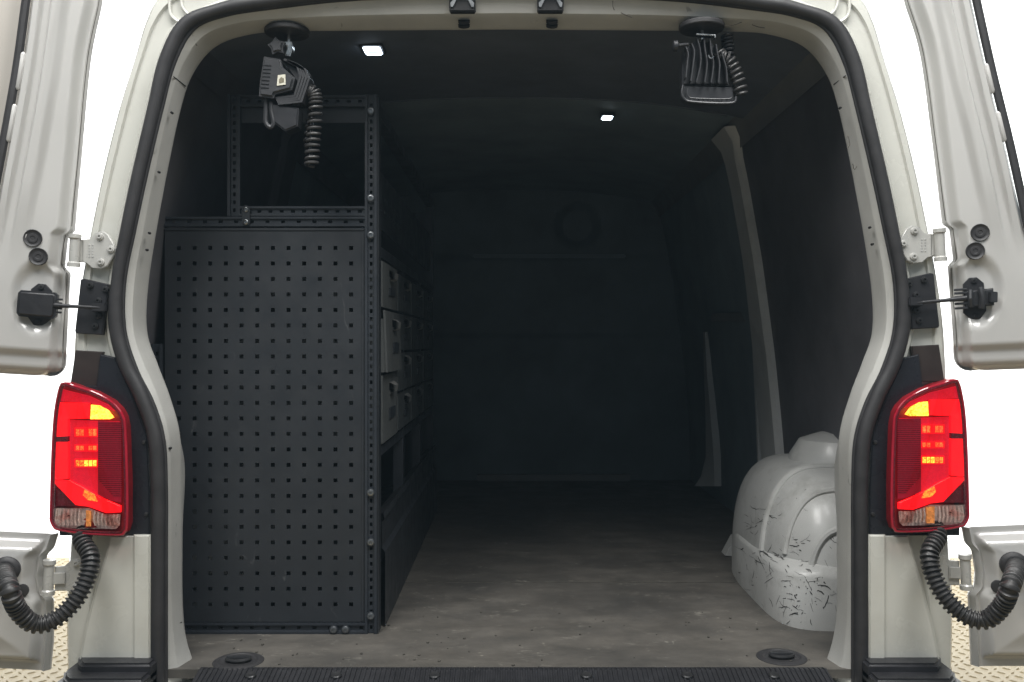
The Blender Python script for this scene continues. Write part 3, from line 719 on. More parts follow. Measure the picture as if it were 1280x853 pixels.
# tie-down rings
for px, py in ((298, 827), (977, 822)):
    d = (CAM.z - ZF) * F / (py - HZ); c = at(px, py, d)
    ro = G().lathe([(0.052, -0.004), (0.052, 0.001), (0.048, 0.0032), (0.040, 0.0035), (0.037, 0.001), (0.034, 0.0005)], c, (0, 0, 1), 32).build('tie_down_cup', 'rubber', van)
    G().tube([c + Vector((0.024 * math.cos(a), 0.016 * math.sin(a), 0.006)) for a in [2 * math.pi * k / 24 for k in range(24)]], 0.0036, 8, closed=True).build('ring', 'dark_bolt', ro)
    G().box(c + Vector((-0.026, -0.005, 0.002)), c + Vector((0.026, 0.005, 0.011)), 0.002).build('crossbar', 'lamp_body', ro)
# grit on the floor
g = G()
for k in range(70):
    x = random.uniform(-0.62, 0.68); y = random.uniform(0.02, 0.5) ** 1.2; r_ = random.uniform(0.0012, 0.0032); a = random.random() * 3
    pts = [(x + r_ * random.uniform(.6, 1.4) * math.cos(a + t_), y + 1.6 * r_ * random.uniform(.6, 1.4) * math.sin(a + t_), ZF + 0.0002) for t_ in (0, 1.3, 2.4, 3.5, 4.9)]
    if x < -0.3 and y > 0.2: continue
    g.prism(pts, (0, 0, r_ * 0.8))
o = g.build('grit', 'grime', floor_o); o['kind'] = 'stuff'

WALL = [(0.872, ZF), (0.868, 0.81), (0.852, 1.0), (0.833, 1.19), (0.794, 1.478), (0.752, 1.72), (0.722, 1.86)]
def wx(z): return interp([(b, a) for a, b in WALL], z)
def wall_strip(name, side, y0, y1, mat, proud=0.0, zlo=ZF, zhi=1.86, thick=0.012, nz=24):
    g = G(); zs = [zlo + (zhi - zlo) * k / nz for k in range(nz + 1)]
    g.slab([y0, y1], zs, lambda i, j: True, lambda y, z: Vector((side * (wx(z) - proud), y, z)), lambda y, z: Vector((side * (wx(z) - proud + thick), y, z)))
    return g.build(name, mat, van)
for side in (-1, 1):
    wall_strip('wall_lining', side, 0.10, 1.03, 'liner', 0.006)
    wall_strip('wall_lining', side, 1.20, YB + 0.02, 'far_lining_lifted', 0.0)
    # cant rail between wall and roof
    g = G(); g.loft([[Vector((side * a, y, b)) for a, b in ((0.716, 1.83), (0.712, 1.862), (0.695, 1.895), (0.672, 1.914), (0.645, 1.926))] for y in (0.08, 0.5, 1.08, 1.6, YB + 0.02)])
    g.build('cant_rail', 'pillar_dim' if side > 0 else 'liner', van)
# C pillar standing proud behind the wheel arch, right-hand side, with its roof foot
for side in (1, -1):
    g = G(); rings = []
    for k in range(31):
        z = ZF + (1.895 - ZF) * k / 30
        x = wx(min(z, 1.86)) - max(0, z - 1.86) * 0.8; wd = 0.150 + 0.05 * sm(1.6, 0.9, z)
        flare = 0.03 * sm(1.80, 1.895, z)
        rings.append([Vector((side * a, b, z)) for a, b in ((x + .01, 1.00 - flare), (x - .018, 1.004 - flare), (x - .030, 1.016 - flare), (x - .030, 1.0 + wd - .012 + flare), (x - .018, 1.0 + wd + flare), (x + .01, 1.0 + wd + flare))])
    g.loft(rings); g.build('roof_pillar', 'pillar_grey' if side > 0 else 'liner', van)
# sliding door inner edge, latch rail and front pillar
def strip_px(name, pts_a, pts_b, mat, thick=0.02, parent=van):
    """a strip standing on the right wall: two edges given at depth d"""
    A_ = [at(*p) for p in pts_a]; B_ = [at(*p) for p in pts_b]
    off = Vector((0.03, 0, 0)); g = G()
    g.loft([[p + off for p in A_], A_, B_, [p + off for p in B_]]); return g.build(name, mat, parent)
strip_px('door_pillar', [(879, 415, 3.86), (880, 470, 3.86), (882, 530, 3.86), (882, 572, 3.86), (876, 596, 3.86), (868, 608, 3.86)], [(881, 415, 3.80), (884, 470, 3.80), (889, 530, 3.78), (892, 572, 3.76), (893, 596, 3.76), (893, 608, 3.76)], 'pillar_grey')
strip_px('door_pillar', [(866, 245, 3.86), (871, 275, 3.86), (876, 303, 3.86)], [(867, 245, 3.84), (874, 275, 3.82), (880, 303, 3.80)], 'pillar_dim')
strip_px('door_edge', [(938.5, 398, 3.12), (942, 470, 3.12), (945, 540, 3.12), (947, 592, 3.12)], [(940, 398, 3.10), (943.5, 470, 3.10), (946.5, 540, 3.10), (948.5, 592, 3.10)], 'pillar_grey')
strip_px('latch_rail', [(890, 392, 3.55), (915, 391, 3.3), (938, 391, 3.12)], [(888, 402, 3.55), (915, 402, 3.3), (938, 403, 3.12)], 'pillar_dim')

# roof lining with bow, dome lamps
def roof_z(x): return 1.962 - 0.06 * (abs(x) / 0.68) ** 2.6
xs = [-0.70 + 1.40 * k / 28 for k in range(29)]
G().slab(xs, [0.075, 0.4, 0.88], lambda i, j: True, lambda x, y: Vector((x, y, roof_z(x) - 0.004)), lambda x, y: Vector((x, y, roof_z(x) + 0.008))).build('headliner', 'ceiling', van)
G().slab(xs, [0.88, 1.7, YB + 0.02], lambda i, j: True, lambda x, y: Vector((x, y, roof_z(x) + 0.006)), lambda x, y: Vector((x, y, roof_z(x) + 0.016))).build('headliner', 'far_lining_lifted', van)
G().tube([(x, 0.885, roof_z(x) - 0.003) for x in xs[1:-1]], 0.004, 8).build('roof_bow', 'ceiling', van)
for (px, py, s_, rz) in ((466, 62, 0.025, 0.0), (759, 147, 0.020, 0.1)):
    d = (1.945 - CAM.z) * F / (HZ - py); c = at(px, py, d); c.z = roof_z(c.x) - 0.006
    fr = G().box(c + Vector((-s_ * 1.18, -s_ * 1.35, -0.003)), c + Vector((s_ * 1.18, s_ * 1.35, 0.004)), 0.002).build('dome_lamp', 'black_plastic', van)
    G().box(c + Vector((-s_ * .85, -s_ * 1.1, -0.008)), c + Vector((s_ * .85, s_ * 1.1, -0.002)), 0.003).build('lens', 'lit_dome', fr)
    G().box(c + Vector((-s_ * .5, -s_ * 0.15, -0.0088)), c + Vector((s_ * .5, s_ * .12, -0.0082))).build('lens_bar', 'drawer_pull', fr)

# bulkhead with pressed fields
def bh(x, z):
    y = YB
    y -= 0.02 * sm(0.02, 0.035, 0.19 - abs(z - 1.03)) if False else 0
    y += 0.012 * sm(1.62, 1.66, z) * sm(0.85, 0.4, abs(x))
    y -= 0.008 * sm(1.262, 1.250, z) * sm(0.86, 0.35, abs(x))
    y += 0.02 * gauss(z - 1.64, 0.02) * 0
    r = math.hypot(x - 0.325, z - 1.80); y += 0.05 * sm(0.12, 0.07, r)
    return y
us = [-0.90 + 0.02 * k for k in range(91)]; zs = [ZF - 0.02 + 0.0125 * k for k in range(int(1.47 / 0.0125))]
G().slab(us, zs, lambda i, j: True, lambda x, z: Vector((x, bh(x, z), z)), lambda x, z: Vector((x, YB + 0.06, z))).build('bulkhead', 'wall_far', van)
a, b = at(596, 600, 4.36), at(788, 600, 4.36)
G().box((a.x, YB - 0.05, ZF + 0.001), (b.x, YB - 0.01, ZF + 0.032), 0.004).build('threshold_strip', 'pillar_dim', van)
a, b = at(590, 319, 4.36), at(784, 319, 4.36)
G().box((a.x, YB - 0.004, a.z - 0.010), (b.x, YB + 0.02, a.z + 0.010), 0.006).build('bulkhead_rail', 'far_lining_lifted', van)
# small bright discs put in as glints deep inside
for px, py, d in ((817, 211, 3.9), (784, 197, 4.1)):
    G().lathe([(0.012, -0.004), (0.012, 0.004), (0.008, 0.008), (0.002, 0.009)], at(px, py, d), (-0.4, -1, 0), 14).build('glint_disc', 'chrome', van)

# wheel arches
def arch(side):
    g = G(); yc, L_, XI, H = 0.605, 0.345, 0.635, 0.355
    prof_n = 40; rings = []
    # rings run from the wall inwards: each ring is a half-ellipse over the wheel
    def ring(x, hl, ht):
        out = []
        for k in range(prof_n + 1):
            a = math.pi * k / prof_n; c, s_ = math.cos(a), math.sin(a)
            e = 3.1; cy = math.copysign(abs(c) ** (2 / e), c); cz = abs(s_) ** (2 / e)
            out.append(Vector((side * x, yc - hl * cy, ZF + ht * cz)))
        return out
    def kx(x): return 1.0 if x > 0.80 else max(0.0, 1 - ((0.80 - x) / 0.168) ** 2.9) ** (1 / 2.9)
    XS = [0.90, 0.82] + [0.80 - 0.168 * math.sin(math.pi / 2 * k / 22) for k in range(23)]
    for x in XS: rings.append(ring(x, L_ * max(kx(x), 0.02), H * max(kx(x), 0.02)))
    g.loft(rings)
    ar = g.build('wheel_arch', 'arch_paint', van, angle=50)
    # lower skirt: wider plinth round the foot of the arch
    g = G(); out = []
    for grow_, z in ((0.016, ZF), (0.016, ZF + 0.118), (0.012, ZF + 0.128), (0.002, ZF + 0.138), (-0.022, ZF + 0.148)):
        pts = []
        for k in range(97):
            t_ = k / 96; a = math.pi * t_
            c, s_ = math.cos(a), math.sin(a); e = 6.5 if c > 0 else 2.5
            pts.append(Vector((side * (0.90 - (0.90 - 0.644 + grow_) * abs(s_) ** (2 / e)), yc - (L_ + grow_) * math.copysign(abs(c) ** (2 / e), c), z)))
        out.append(pts)
    g.loft(out); skirt = g.build('arch_skirt', 'arch_paint', ar, angle=50)
    # rolled ribs running across the dome
    for dy_, r_ in ((0.14, 0.009), (0.25, 0.009), (0.315, 0.009)):
        pts = []
        for k in range(60):
            x = 0.89 - (0.89 - 0.6325) * math.sin(math.pi / 2 * k / 59); kk = kx(x); q_ = dy_ / (L_ * max(kk, 1e-4))
            if q_ >= 1: break
            z = H * kk * (1 - q_ ** 3.1) ** (1 / 3.1)
            if z < 0.13: break
            pts.append(Vector((side * x, yc - dy_, ZF + z)))
        G().tube(pts, r_, 8).build('arch_rib', 'arch_paint', ar)
    # suspension turret behind
    g = G().lathe([(0.13, 0), (0.125, 0.06), (0.10, 0.10), (0.05, 0.118), (0.01, 0.12)], (side * 0.875, yc - 0.02, ZF + 0.305), (0, 0, 1), 28); g.build('arch_turret', 'arch_paint', ar)
    g = G(); c = Vector((side * 0.715, yc + 0.37, ZF)); g.prism([c, c + Vector((side * -0.05, 0, 0.004)), c + Vector((side * -0.02, 0, 0.06)), c + Vector((side * 0.02, 0, 0.07))], (0, 0.05, 0)); g.build('arch_flange', 'arch_paint', ar)
    return ar, skirt
from mathutils.bvhtree import BVHTree
arch_r, skirt_r = arch(1); arch(-1)
# black scuffs and scratches left by cargo on the right arch: ribbons lying on the metal
def scuffs(targets, clusters, parent, seed):
    rnd = random.Random(seed); g = G(); trees = []
    for o in targets:
        me = o.data; trees.append(BVHTree.FromPolygons([v.co for v in me.vertices], [tuple(p.vertices) for p in me.polygons]))
    eye = Vector((0.1, -0.9, 1.1))
    def hit(p):
        best = None
        for t_ in trees:
            h = t_.ray_cast(eye, (p - eye).normalized())
            if h[0] is not None and (best is None or h[3] < best[3]): best = h
        return best
    for (cx, cy, cz, sp, n_, lmin, lmax, ang, wmax) in clusters:
        for k in range(int(n_ * 0.85)):
            c = Vector((cx, cy, cz)) + Vector((rnd.gauss(0, sp * 1.5), rnd.gauss(0, sp * 1.5), rnd.gauss(0, sp * 1.3)))
            L = lmin * 0.5 + (lmax * 1.15 - lmin * 0.5) * rnd.random() ** 2.2; a = math.radians(rnd.gauss(ang, 38)); w = 0.0003 + (wmax - 0.0003) * rnd.random() ** 1.8; bend = rnd.uniform(-0.5, 0.5)
            pts = []
            for q in range(7):
                t_ = q / 6 - 0.5; aa = a + bend * t_
                h = hit(c + Vector((math.cos(aa) * L * t_, 0, math.sin(aa) * L * t_ + rnd.gauss(0, L * 0.025))))
                if h is None: break
                nn = h[1] if h[1].dot(eye - h[0]) > 0 else -h[1]
                pts.append((h[0] + nn * 0.0006, nn))
            if len(pts) < 7 or max((pts[i + 1][0] - pts[i][0]).length for i in range(6)) > L: continue
            V = []
            for q, (p, nn) in enumerate(pts):
                t_ = (pts[min(q + 1, 6)][0] - pts[max(q - 1, 0)][0]).normalized(); b = nn.cross(t_).normalized(); ww = w * (0.25 + math.sin(math.pi * (q + 0.4) / 6.8) * rnd.uniform(0.5, 1.1))
                V += [p + b * ww, p - b * ww]
            g.add(V, [(2 * i, 2 * i + 1, 2 * i + 3, 2 * i + 2) for i in range(6)])
    o = g.build('scuff_marks', 'scuff', parent, smooth=False); o['kind'] = 'stuff'
def arch_pt(px, py, d): p = at(px, py, d); return (p.x, p.y, p.z)
scuffs([arch_r, skirt_r], [(*arch_pt(945, 652, 2.4), 0.020, 26, 0.015, 0.06, -35, 0.0013), (*arch_pt(1000, 685, 2.2), 0.022, 46, 0.006, 0.035, -20, 0.0013), (*arch_pt(1005, 745, 2.1), 0.022, 52, 0.006, 0.03, -35, 0.0016),
    (*arch_pt(955, 715, 2.35), 0.024, 40, 0.010, 0.05, -45, 0.0013), (*arch_pt(985, 765, 2.1), 0.018, 26, 0.005, 0.022, 20, 0.0013), (*arch_pt(1042, 675, 2.15), 0.004, 3, 0.035, 0.05, -15, 0.0014), (*arch_pt(990, 640, 2.2), 0.035, 16, 0.006, 0.03, 30, 0.0009), (*arch_pt(1030, 725, 2.1), 0.022, 16, 0.008, 0.03, 80, 0.0010), (*arch_pt(965, 610, 2.4), 0.02, 10, 0.005, 0.02, 50, 0.0008)], arch_r, 3)


# road wheels that carry the van
for sx in (-1, 1):
    for y in (0.66, 3.66):
        ty_ = G().lathe([(0.20, -0.1), (0.30, -0.105), (0.325, -0.09), (0.33, -0.06), (0.33, 0.06), (0.325, 0.09), (0.30, 0.105), (0.20, 0.1)], (sx * 0.82, y, 0.33), (1, 0, 0), 40).build('wheel', 'tyre', van)
        G().lathe([(0.198, 0.06), (0.198, 0.09), (0.16, 0.075), (0.06, 0.09), (0.03, 0.1)], (sx * 0.82, y, 0.33), (sx, 0, 0), 32).build('rim', 'bolt_steel', ty_)

# ------------------------------------------------------------------ shelving rack
DR = 2.065; YR = DR - 1.84                                   # face of the end panel
def rx(px): return at(px, 0, DR).x
def rz(py): return at(0, py, DR).z
XR = rx(471); XL = -0.788; YEND = 1.74
rack = empty('shelving_rack', ((XR + XL) / 2, YR, ZF), 'anthracite metal shelving rack with perforated end panel bolted along the inside wall', 'shelving')

def slotted(name, xa, xb, za, zb, pitch_px=19.6, vertical=True, groove=True, y=YR, mat='rack_dark', hw=0.0042, hl=0.009, ph=0.5):
    """aluminium profile with two side lips and a slotted recessed web"""
    p = pitch_px * DR / F
    if vertical: W_, L_, o = xb - xa, zb - za, (xa, za)
    else: W_, L_, o = zb - za, xb - xa, (xa, za)
    cs = [0, W_ * .22, W_ * .26, W_ / 2 - hw / 2 - .001, W_ / 2 + hw / 2 + .001, W_ * .74, W_ * .78, W_]
    ls = [0.0]; t_ = p * ph
    slots = set()
    while t_ + hl < L_ - 0.004:
        slots.add(len(ls)); ls += [t_, t_ + hl]; t_ += p
    ls.append(L_)
    def pos(a, l, dy):
        return Vector((o[0] + a, y + dy, o[1] + l)) if vertical else Vector((o[0] + l, y + dy, o[1] + a))
    dep = lambda a: 0.0 if (a <= W_ * .23 or a >= W_ * .77) else 0.005
    return G().slab(cs, ls, lambda i, j: not (i == 3 and j in slots), lambda a, l: pos(a, l, dep(a)), lambda a, l: pos(a, l, 0.010)).build(name, mat, rack, smooth=False)
z_top, z_bot = rz(118), ZF + 0.001
slotted('post', rx(456), rx(471), z_bot, z_top, 9.9)
slotted('post', rx(284), rx(300), rz(270), z_top, 9.9)
slotted('rail', rx(300), rx(456), rz(133), rz(119), 14, vertical=False)
slotted('rail', rx(300), rx(456), rz(270), rz(258), 14, vertical=False)
slotted('rail', XL, rx(456), rz(283), rz(271), 19.6, vertical=False)
slotted('rail', XL, rx(456), ZF + 0.001, rz(779), 19.6, vertical=False)
slotted('post', XL - 0.030, XL - 0.002, ZF + 0.12, 1.22, 9.9)
# returns of the corner post along the aisle
G().box((XR + 0.0008, YR + 0.004, z_bot), (XR + 0.0032, YR + 0.045, z_top)).build('post_flange', 'rack', rack, smooth=False)
# perforated end panel: 12 x 24 square holes
hx0, hz0, pit, hs_ = rx(223), rz(310), 19.6 * DR / F, 0.0092
us = [XL + 0.003]
for k in range(12): us += [hx0 + k * pit - hs_ / 2, hx0 + k * pit + hs_ / 2]
us.append(rx(455.5)); pz = 19.4 * DR / F
vsz = [rz(778)]
for k in range(24): vsz += [hz0 - (23 - k) * pz - hs_ / 2, hz0 - (23 - k) * pz + hs_ / 2]
vsz.append(rz(285))
pp = G().slab(us, vsz, lambda i, j: not (i % 2 == 1 and j % 2 == 1), lambda a, b: Vector((a, YR + 0.003, b)), lambda a, b: Vector((a, YR + 0.0055, b))).build('perforated_panel', 'rack', rack, smooth=False)
# folded lip of the panel along its top and right edges
G().box((XL + 0.003, YR + 0.0005, rz(288)), (rx(455), YR + 0.0028, rz(285.4))).build('panel_lip', 'rack', pp, smooth=False)
G().box((rx(452.5), YR + 0.0005, rz(776)), (rx(454.5), YR + 0.0028, rz(289))).build('panel_lip', 'rack', pp, smooth=False)
# upper back strip of the open bay, seen through it
G().box((rx(300), YR + 0.012, rz(152)), (rx(456), YR + 0.016, rz(134))).build('bay_plate', 'rack_dark', rack, smooth=False)
# bolts
def rbolt(px, py, r=0.0085):
    c = Vector((rx(px), YR - 0.0005, rz(py)))
    b_ = G().lathe([(r, -0.001), (r, 0.0015), (r * .82, 0.0038), (r * .5, 0.0046), (r * .45, 0.0046), (r * .42, 0.0018), (0.001, 0.0018)], c, (0, -1, 0), 20).build('bolt', 'bolt_steel', rack)
    w_ = G().lathe([(r * 1.18, -0.002), (r * 1.18, 0.0012)], c, (0, -1, 0), 20).build('washer', 'rack_dark', b_)
for px, py in ((463.5, 139), (463.5, 248), (463.5, 294), (463.5, 616), (463.5, 678), (463.5, 770), (417, 787), (432, 787)): rbolt(px, py)
# corner bracket joining the two upper rails
br = G().prism([(rx(x), YR - 0.0004, rz(y)) for x, y in [(303, 260), (306, 257.5), (310, 257.5), (313, 260), (313, 280), (310, 282.5), (306, 282.5), (303, 280)]], (0, -0.004, 0), 0.001).build('corner_bracket', 'rack', rack)
for y in (262.5, 278): 
    G().lathe([(0.0062, -0.001), (0.0062, 0.002), (0.0036, 0.0036), (0.003, 0.0016), (0.001, 0.0016)], (rx(308), YR - 0.0044, rz(y)), (0, -1, 0), 16).build('bolt', 'bolt_steel', br)
# side frame along the aisle
ys_posts = [0.74, 1.22, YEND - 0.03]
for y in ys_posts:
    G().box((XR - 0.030, y, z_bot), (XR - 0.002, y + 0.028, 1.424 if y < 1.5 else z_top - 0.02)).build('post', 'rack_dark', rack, smooth=False)
for z0, z1 in ((z_top - 0.032, z_top - 0.004), (1.425, 1.450), (0.955, 0.978)):
    G().box((XR - 0.028, YR + 0.012, z0), (XR - 0.003, YEND, z1)).build('side_rail', 'rack_dark', rack, smooth=False)
# perforated strip above the drawers
us = [0.30]; 
for k in range(12): us += [0.33 + k * 0.05, 0.338 + k * 0.05]
us.append(YEND - 0.04); vz = [1.50, 1.545, 1.553, 1.575, 1.583, 1.64]
G().slab(us, vz, lambda i, j: not (i % 2 == 1 and j in (1, 3)), lambda a, b: Vector((XR - 0.012, a, b)), lambda a, b: Vector((XR - 0.015, a, b))).build('perforated_strip', 'rack_dark', rack, smooth=False)
# shelves and the closed back
for z in (0.966, 1.462, 0.66):
    G().box((XL + 0.01, YR + 0.014, z - 0.004), (XR - 0.031, YEND - 0.004, z)).build('shelf', 'rack_dark', rack, smooth=False)
G().box((XL - 0.004, YR + 0.02, ZF + 0.35), (XL - 0.0005, YEND, rz(284))).build('back_panel', 'rack_dark', rack, smooth=False)
G().box((XL + 0.012, YEND + 0.001, ZF + 0.002), (XR - 0.004, YEND + 0.004, z_top - 0.05)).build('far_panel', 'rack_dark', rack, smooth=False)
# lower trough with folded lip
g = G(); g.loft([[Vector((x, y, z)) for x, z in ((XR - 0.030, 0.80), (XR + 0.008, 0.828), (XR + 0.010, 0.812), (XR + 0.004, 0.806), (XR + 0.004, 0.745), (XR + 0.012, 0.735), (XR + 0.012, ZF + 0.002))] for y in (YR + 0.05, YEND)])
g.build('lower_side_panel', 'rack', rack, angle=20)
for y, z in ((0.55, 0.818), (0.85, 0.818)): G().lathe([(0.005, -0.002), (0.005, 0.002), (0.003, 0.003)], (XR + 0.006, y, z), (0.7, 0, 0.7), 12).build('bolt', 'bolt_steel', rack)
settle(rack)

# ------------------------------------------------------------------ drawers in the rack
def drawer(y0, y1, z0, z1, label, tilt=0.0, mat='drawer'):
    root = empty('storage_drawer', (XR - 0.1, (y0 + y1) / 2, z0), label, 'drawer', 'grey drawers in the shelving rack')
    g_ = 0.004; xf = XR + 0.003 + tilt
    # open tray
    t = G(); ya, yb_, za, zb = y0 + g_, y1 - g_, z0 + 0.003, z1 - 0.003; xb_ = XL + 0.12
    t.box((xb_, ya + .002, za), (xf - 0.006, yb_ - .002, za + 0.003)); t.box((xb_, ya + .002, za + .0035), (xf - 0.006, ya + 0.0045, zb - 0.02)); t.box((xb_, yb_ - 0.0045, za + .0035), (xf - 0.006, yb_ - .002, zb - 0.02)); t.box((xb_ - .0035, ya + .002, za), (xb_ - .0005, yb_ - .002, zb - 0.02))
    t.build('tray', mat, root, smooth=False)
    # front with a finger slot and a label window
    yc = (ya + yb_) / 2 + 0.02; h = zb - za
    us = [ya, yc - 0.060, yc - 0.040, yc + 0.040, yc + 0.060, yb_]; vv = [za, zb - h * 0.72, zb - h * 0.56, zb - h * 0.26, zb - h * 0.14, zb]
    def tp(a, b): return Vector((xf + (b - za) / h * tilt * -0.5, a, b))
    f_ = G().slab(us, vv, lambda i, j: not (i in (2,) and j == 3), tp, lambda a, b: tp(a, b) - Vector((0.005, 0, 0)))
    fo = f_.build('front', mat, root, smooth=False)
    a = tp(yc, zb - h * 0.20)
    pl = G(); pl.loft([[a + Vector((0.001, y_, z_)) for y_, z_ in ((-.046, .012), (.046, .012))], [a + Vector((0.014, y_, z_)) for y_, z_ in ((-.028, .004), (.028, .004))], [a + Vector((0.012, y_, z_)) for y_, z_ in ((-.024, -.012), (.024, -.012))], [a + Vector((0.001, y_, z_)) for y_, z_ in ((-.040, -.016), (.040, -.016))]])
    pl.build('pull', 'drawer_pull', root, angle=15)
    b_ = tp(yc, zb - h * 0.60)
    G().box(b_ + Vector((0.0005, -0.050, -h * 0.09)), b_ + Vector((0.004, 0.050, h * 0.08)), 0.001).build('label_holder', 'rack_dark', root)
    settle(root)
rows4 = [0.985, 1.090, 1.200, 1.306, 1.412]
names4 = ['bottom', 'third', 'second', 'top']
drawer(0.292, 0.575, 1.304, 1.418, 'grey drawer at the top of the column beside the perforated panel')
drawer(0.292, 0.575, 1.150, 1.302, 'pale grey middle drawer beside the perforated panel, pulled out slightly', 0.012)
drawer(0.292, 0.575, 0.982, 1.148, 'grey deep bottom drawer in the column beside the perforated panel')
for ci, (ya, yb_, cn) in enumerate(((0.585, 0.900, 'second'), (0.910, 1.270, 'third'), (1.280, 1.640, 'fourth'))):
    for r_ in range(4):
        drawer(ya, yb_, rows4[r_], rows4[r_ + 1] - 0.002, 'grey drawer in the %s row of the %s column from the perforated panel' % (['bottom', 'third', 'second', 'top'][r_], cn), 0.0, 'drawer_shaded')

# ------------------------------------------------------------------ work lights under the header
def coil(path, r_c, r_w, turns, seg=8):
    n_ = turns * 14; P_ = cr(path, n_); out = []
    for i, p in enumerate(P_):
        t_ = (P_[min(i + 1, n_ - 1)] - P_[max(i - 1, 0)]).normalized(); u = t_.orthogonal().normalized() if i == 0 else (u - t_ * u.dot(t_)).normalized()
        b_ = t_.cross(u); a = 2 * math.pi * i / 14
        out.append(p + (u * math.cos(a) + b_ * math.sin(a)) * r_c)
    return G().tube(out, r_w, seg)

# left: seen side on
d = 1.90; zb = 1.867
wl = empty('work_light', (at(359, 42, d).x, 0.06, zb), 'black work light with cream sticker and star knob hanging above the shelving', 'work light')
c = at(359, 42, d); c.z = zb
G().lathe([(0.045, 0.0), (0.0465, 0.002), (0.0465, 0.008), (0.044, 0.011)], c, (0, 0, 1), 40).build('magnet_base', 'rubber', wl)
def LP(x, y, dy=0.0): 
    p = at(x, y, d); p.y += dy; return p
G().tube([LP(361, 44), LP(361, 60)], 0.0042, 12).build('stem', 'chrome', wl)
G().prism([LP(x, y, 0.010) for x, y in [(357, 54), (366, 54), (367, 62), (364, 72), (357, 71), (360, 63)]], (0, -0.020, 0), 0.002).build('clamp_bracket', 'chrome', wl)
g = G(); kc = (349.5, 62.5); pts = []
for k in range(10):
    a = math.pi / 2 + 0.15 + k * math.pi / 5; r_ = 11.5 if k % 2 == 0 else 7.6
    pts.append((kc[0] + r_ * math.cos(a), kc[1] - r_ * math.sin(a)))
g.prism([LP(x, y, -0.014) for x, y in pts], (0, -0.014, 0), 0.004); g.build('star_knob', 'lamp_body', wl)
Z4 = lambda pts: [(220 + x * 0.3516, y * 0.3516) for x, y in pts]
hs_o = G().prism([LP(x, y, 0.035) for x, y in Z4([(322, 212), (380, 222), (388, 250), (432, 288), (420, 330), (362, 345), (356, 360), (304, 352), (308, 300)])], (0, -0.060, 0), 0.005).build('housing', 'lamp_body', wl)
g = G()
for k in range(7):
    a, b = Z4([(322 - k * 1.6, 245 + k * 13)])[0], Z4([(350 - k * 1.6, 247 + k * 13)])[0]
    g.tube([LP(*a, -0.0255), LP(*b, -0.0255)], 0.0013, 6)
g.build('grip_ribs', 'lamp_body_dark', hs_o)
for k in range(4):
    o_ = k * 10
    fp = Z4([(388 + o_, 222 + o_ * .5), (432 + o_ * .9, 240 + o_ * .6), (444 + o_, 280 + o_ * .2), (424 + o_ * .8, 345 + o_ * .6), (360 + o_ * .3, 352 + o_ * .7), (360 + o_ * .3, 359 + o_ * .7), (430 + o_ * .8, 353 + o_ * .6), (452 + o_, 280 + o_ * .2), (440 + o_ * .9, 234 + o_ * .6), (392 + o_, 216 + o_ * .5)])
    G().prism([LP(x, y, 0.030) for x, y in fp], (0, -0.045, 0)).build('cooling_fin', 'lamp_body', wl)
G().prism([LP(x, y, 0.020) for x, y in Z4([(388, 226), (480, 268), (470, 318), (440, 380), (366, 370), (356, 345), (420, 325), (432, 288)])], (0, -0.022, 0)).build('fin_core', 'lamp_body_dark', wl)
g = G().tube([LP(x, y, -0.005) for x, y in cr(Z4([(322, 352), (322, 400), (322, 438), (338, 455), (350, 438), (342, 400), (340, 366)]), 30)], 0.0052, 8); g.build('handle', 'lamp_body', wl)
G().prism([LP(x, y, 0.03) for x, y in Z4([(340, 372), (440, 388), (436, 452), (392, 470), (352, 440)])], (0, -0.040, 0), 0.003).build('lamp_head', 'lamp_body_dark', wl)
st = G().prism([LP(x, y, -0.0255) for x, y in Z4([(374, 281), (400, 278), (401, 314), (370, 318)])], (0, -0.0012, 0)).build('sticker', 'sticker', wl, smooth=False)
G().prism([LP(x, y, -0.0268) for x, y in Z4([(378, 296), (386, 288), (395, 293), (395, 306), (378, 310)])], (0, -0.0004, 0)).build('sticker_print', 'sticker_ink', st, smooth=False)
coil([LP(*Z4([p])[0], 0.01) for p in ((470, 322), (488, 330), (492, 370), (488, 450), (482, 520), (478, 585))], 0.0125, 0.0034, 17).build('coiled_cable', 'hose', wl)
coil([LP(*Z4([p])[0], 0.02) for p in ((474, 585), (466, 530), (462, 480), (470, 420), (476, 360))], 0.007, 0.003, 10).build('coiled_cable', 'lamp_body_dark', wl)
settle(wl)

# right: seen from behind, with upright cooling fins
d = 1.872
wr = empty('work_light', (at(880, 35, d).x, 0.03, zb), 'black work light with upright cooling fins and wire-framed lens hanging beside the bare pillar side', 'work light')
wr['label'] = 'black work light with upright cooling fins and toothed bezel hanging on the wheel arch side'
c = at(877, 36, d); c.z = zb
G().lathe([(0.045, 0.0), (0.0465, 0.002), (0.0465, 0.008), (0.044, 0.011)], c, (0, 0, 1), 40).build('magnet_base', 'rubber', wr)
def RP(x, y, dy=0.0):
    p = at(x, y, d); p.y += dy; return p
G().tube([RP(878, 38), RP(878, 50)], 0.0040, 12).build('stem', 'chrome', wr)
G().prism([RP(x, y, -0.012) for x, y in [(867, 47.5), (891, 49), (891, 53), (889.5, 53), (889, 50.5), (867, 49.5)]], (0, -0.016, 0), 0.0008).build('clamp_bracket', 'chrome', wr)
Z8 = lambda pts: [(830 + x * 0.1525, 15 + y * 0.1525) for x, y in pts]
G().prism([RP(x, y, 0.030) for x, y in Z8([(255, 240), (395, 250), (440, 330), (500, 470), (540, 600), (150, 600), (150, 440), (170, 300)])], (0, -0.030, 0), 0.003).build('housing', 'lamp_body_dark', wr)
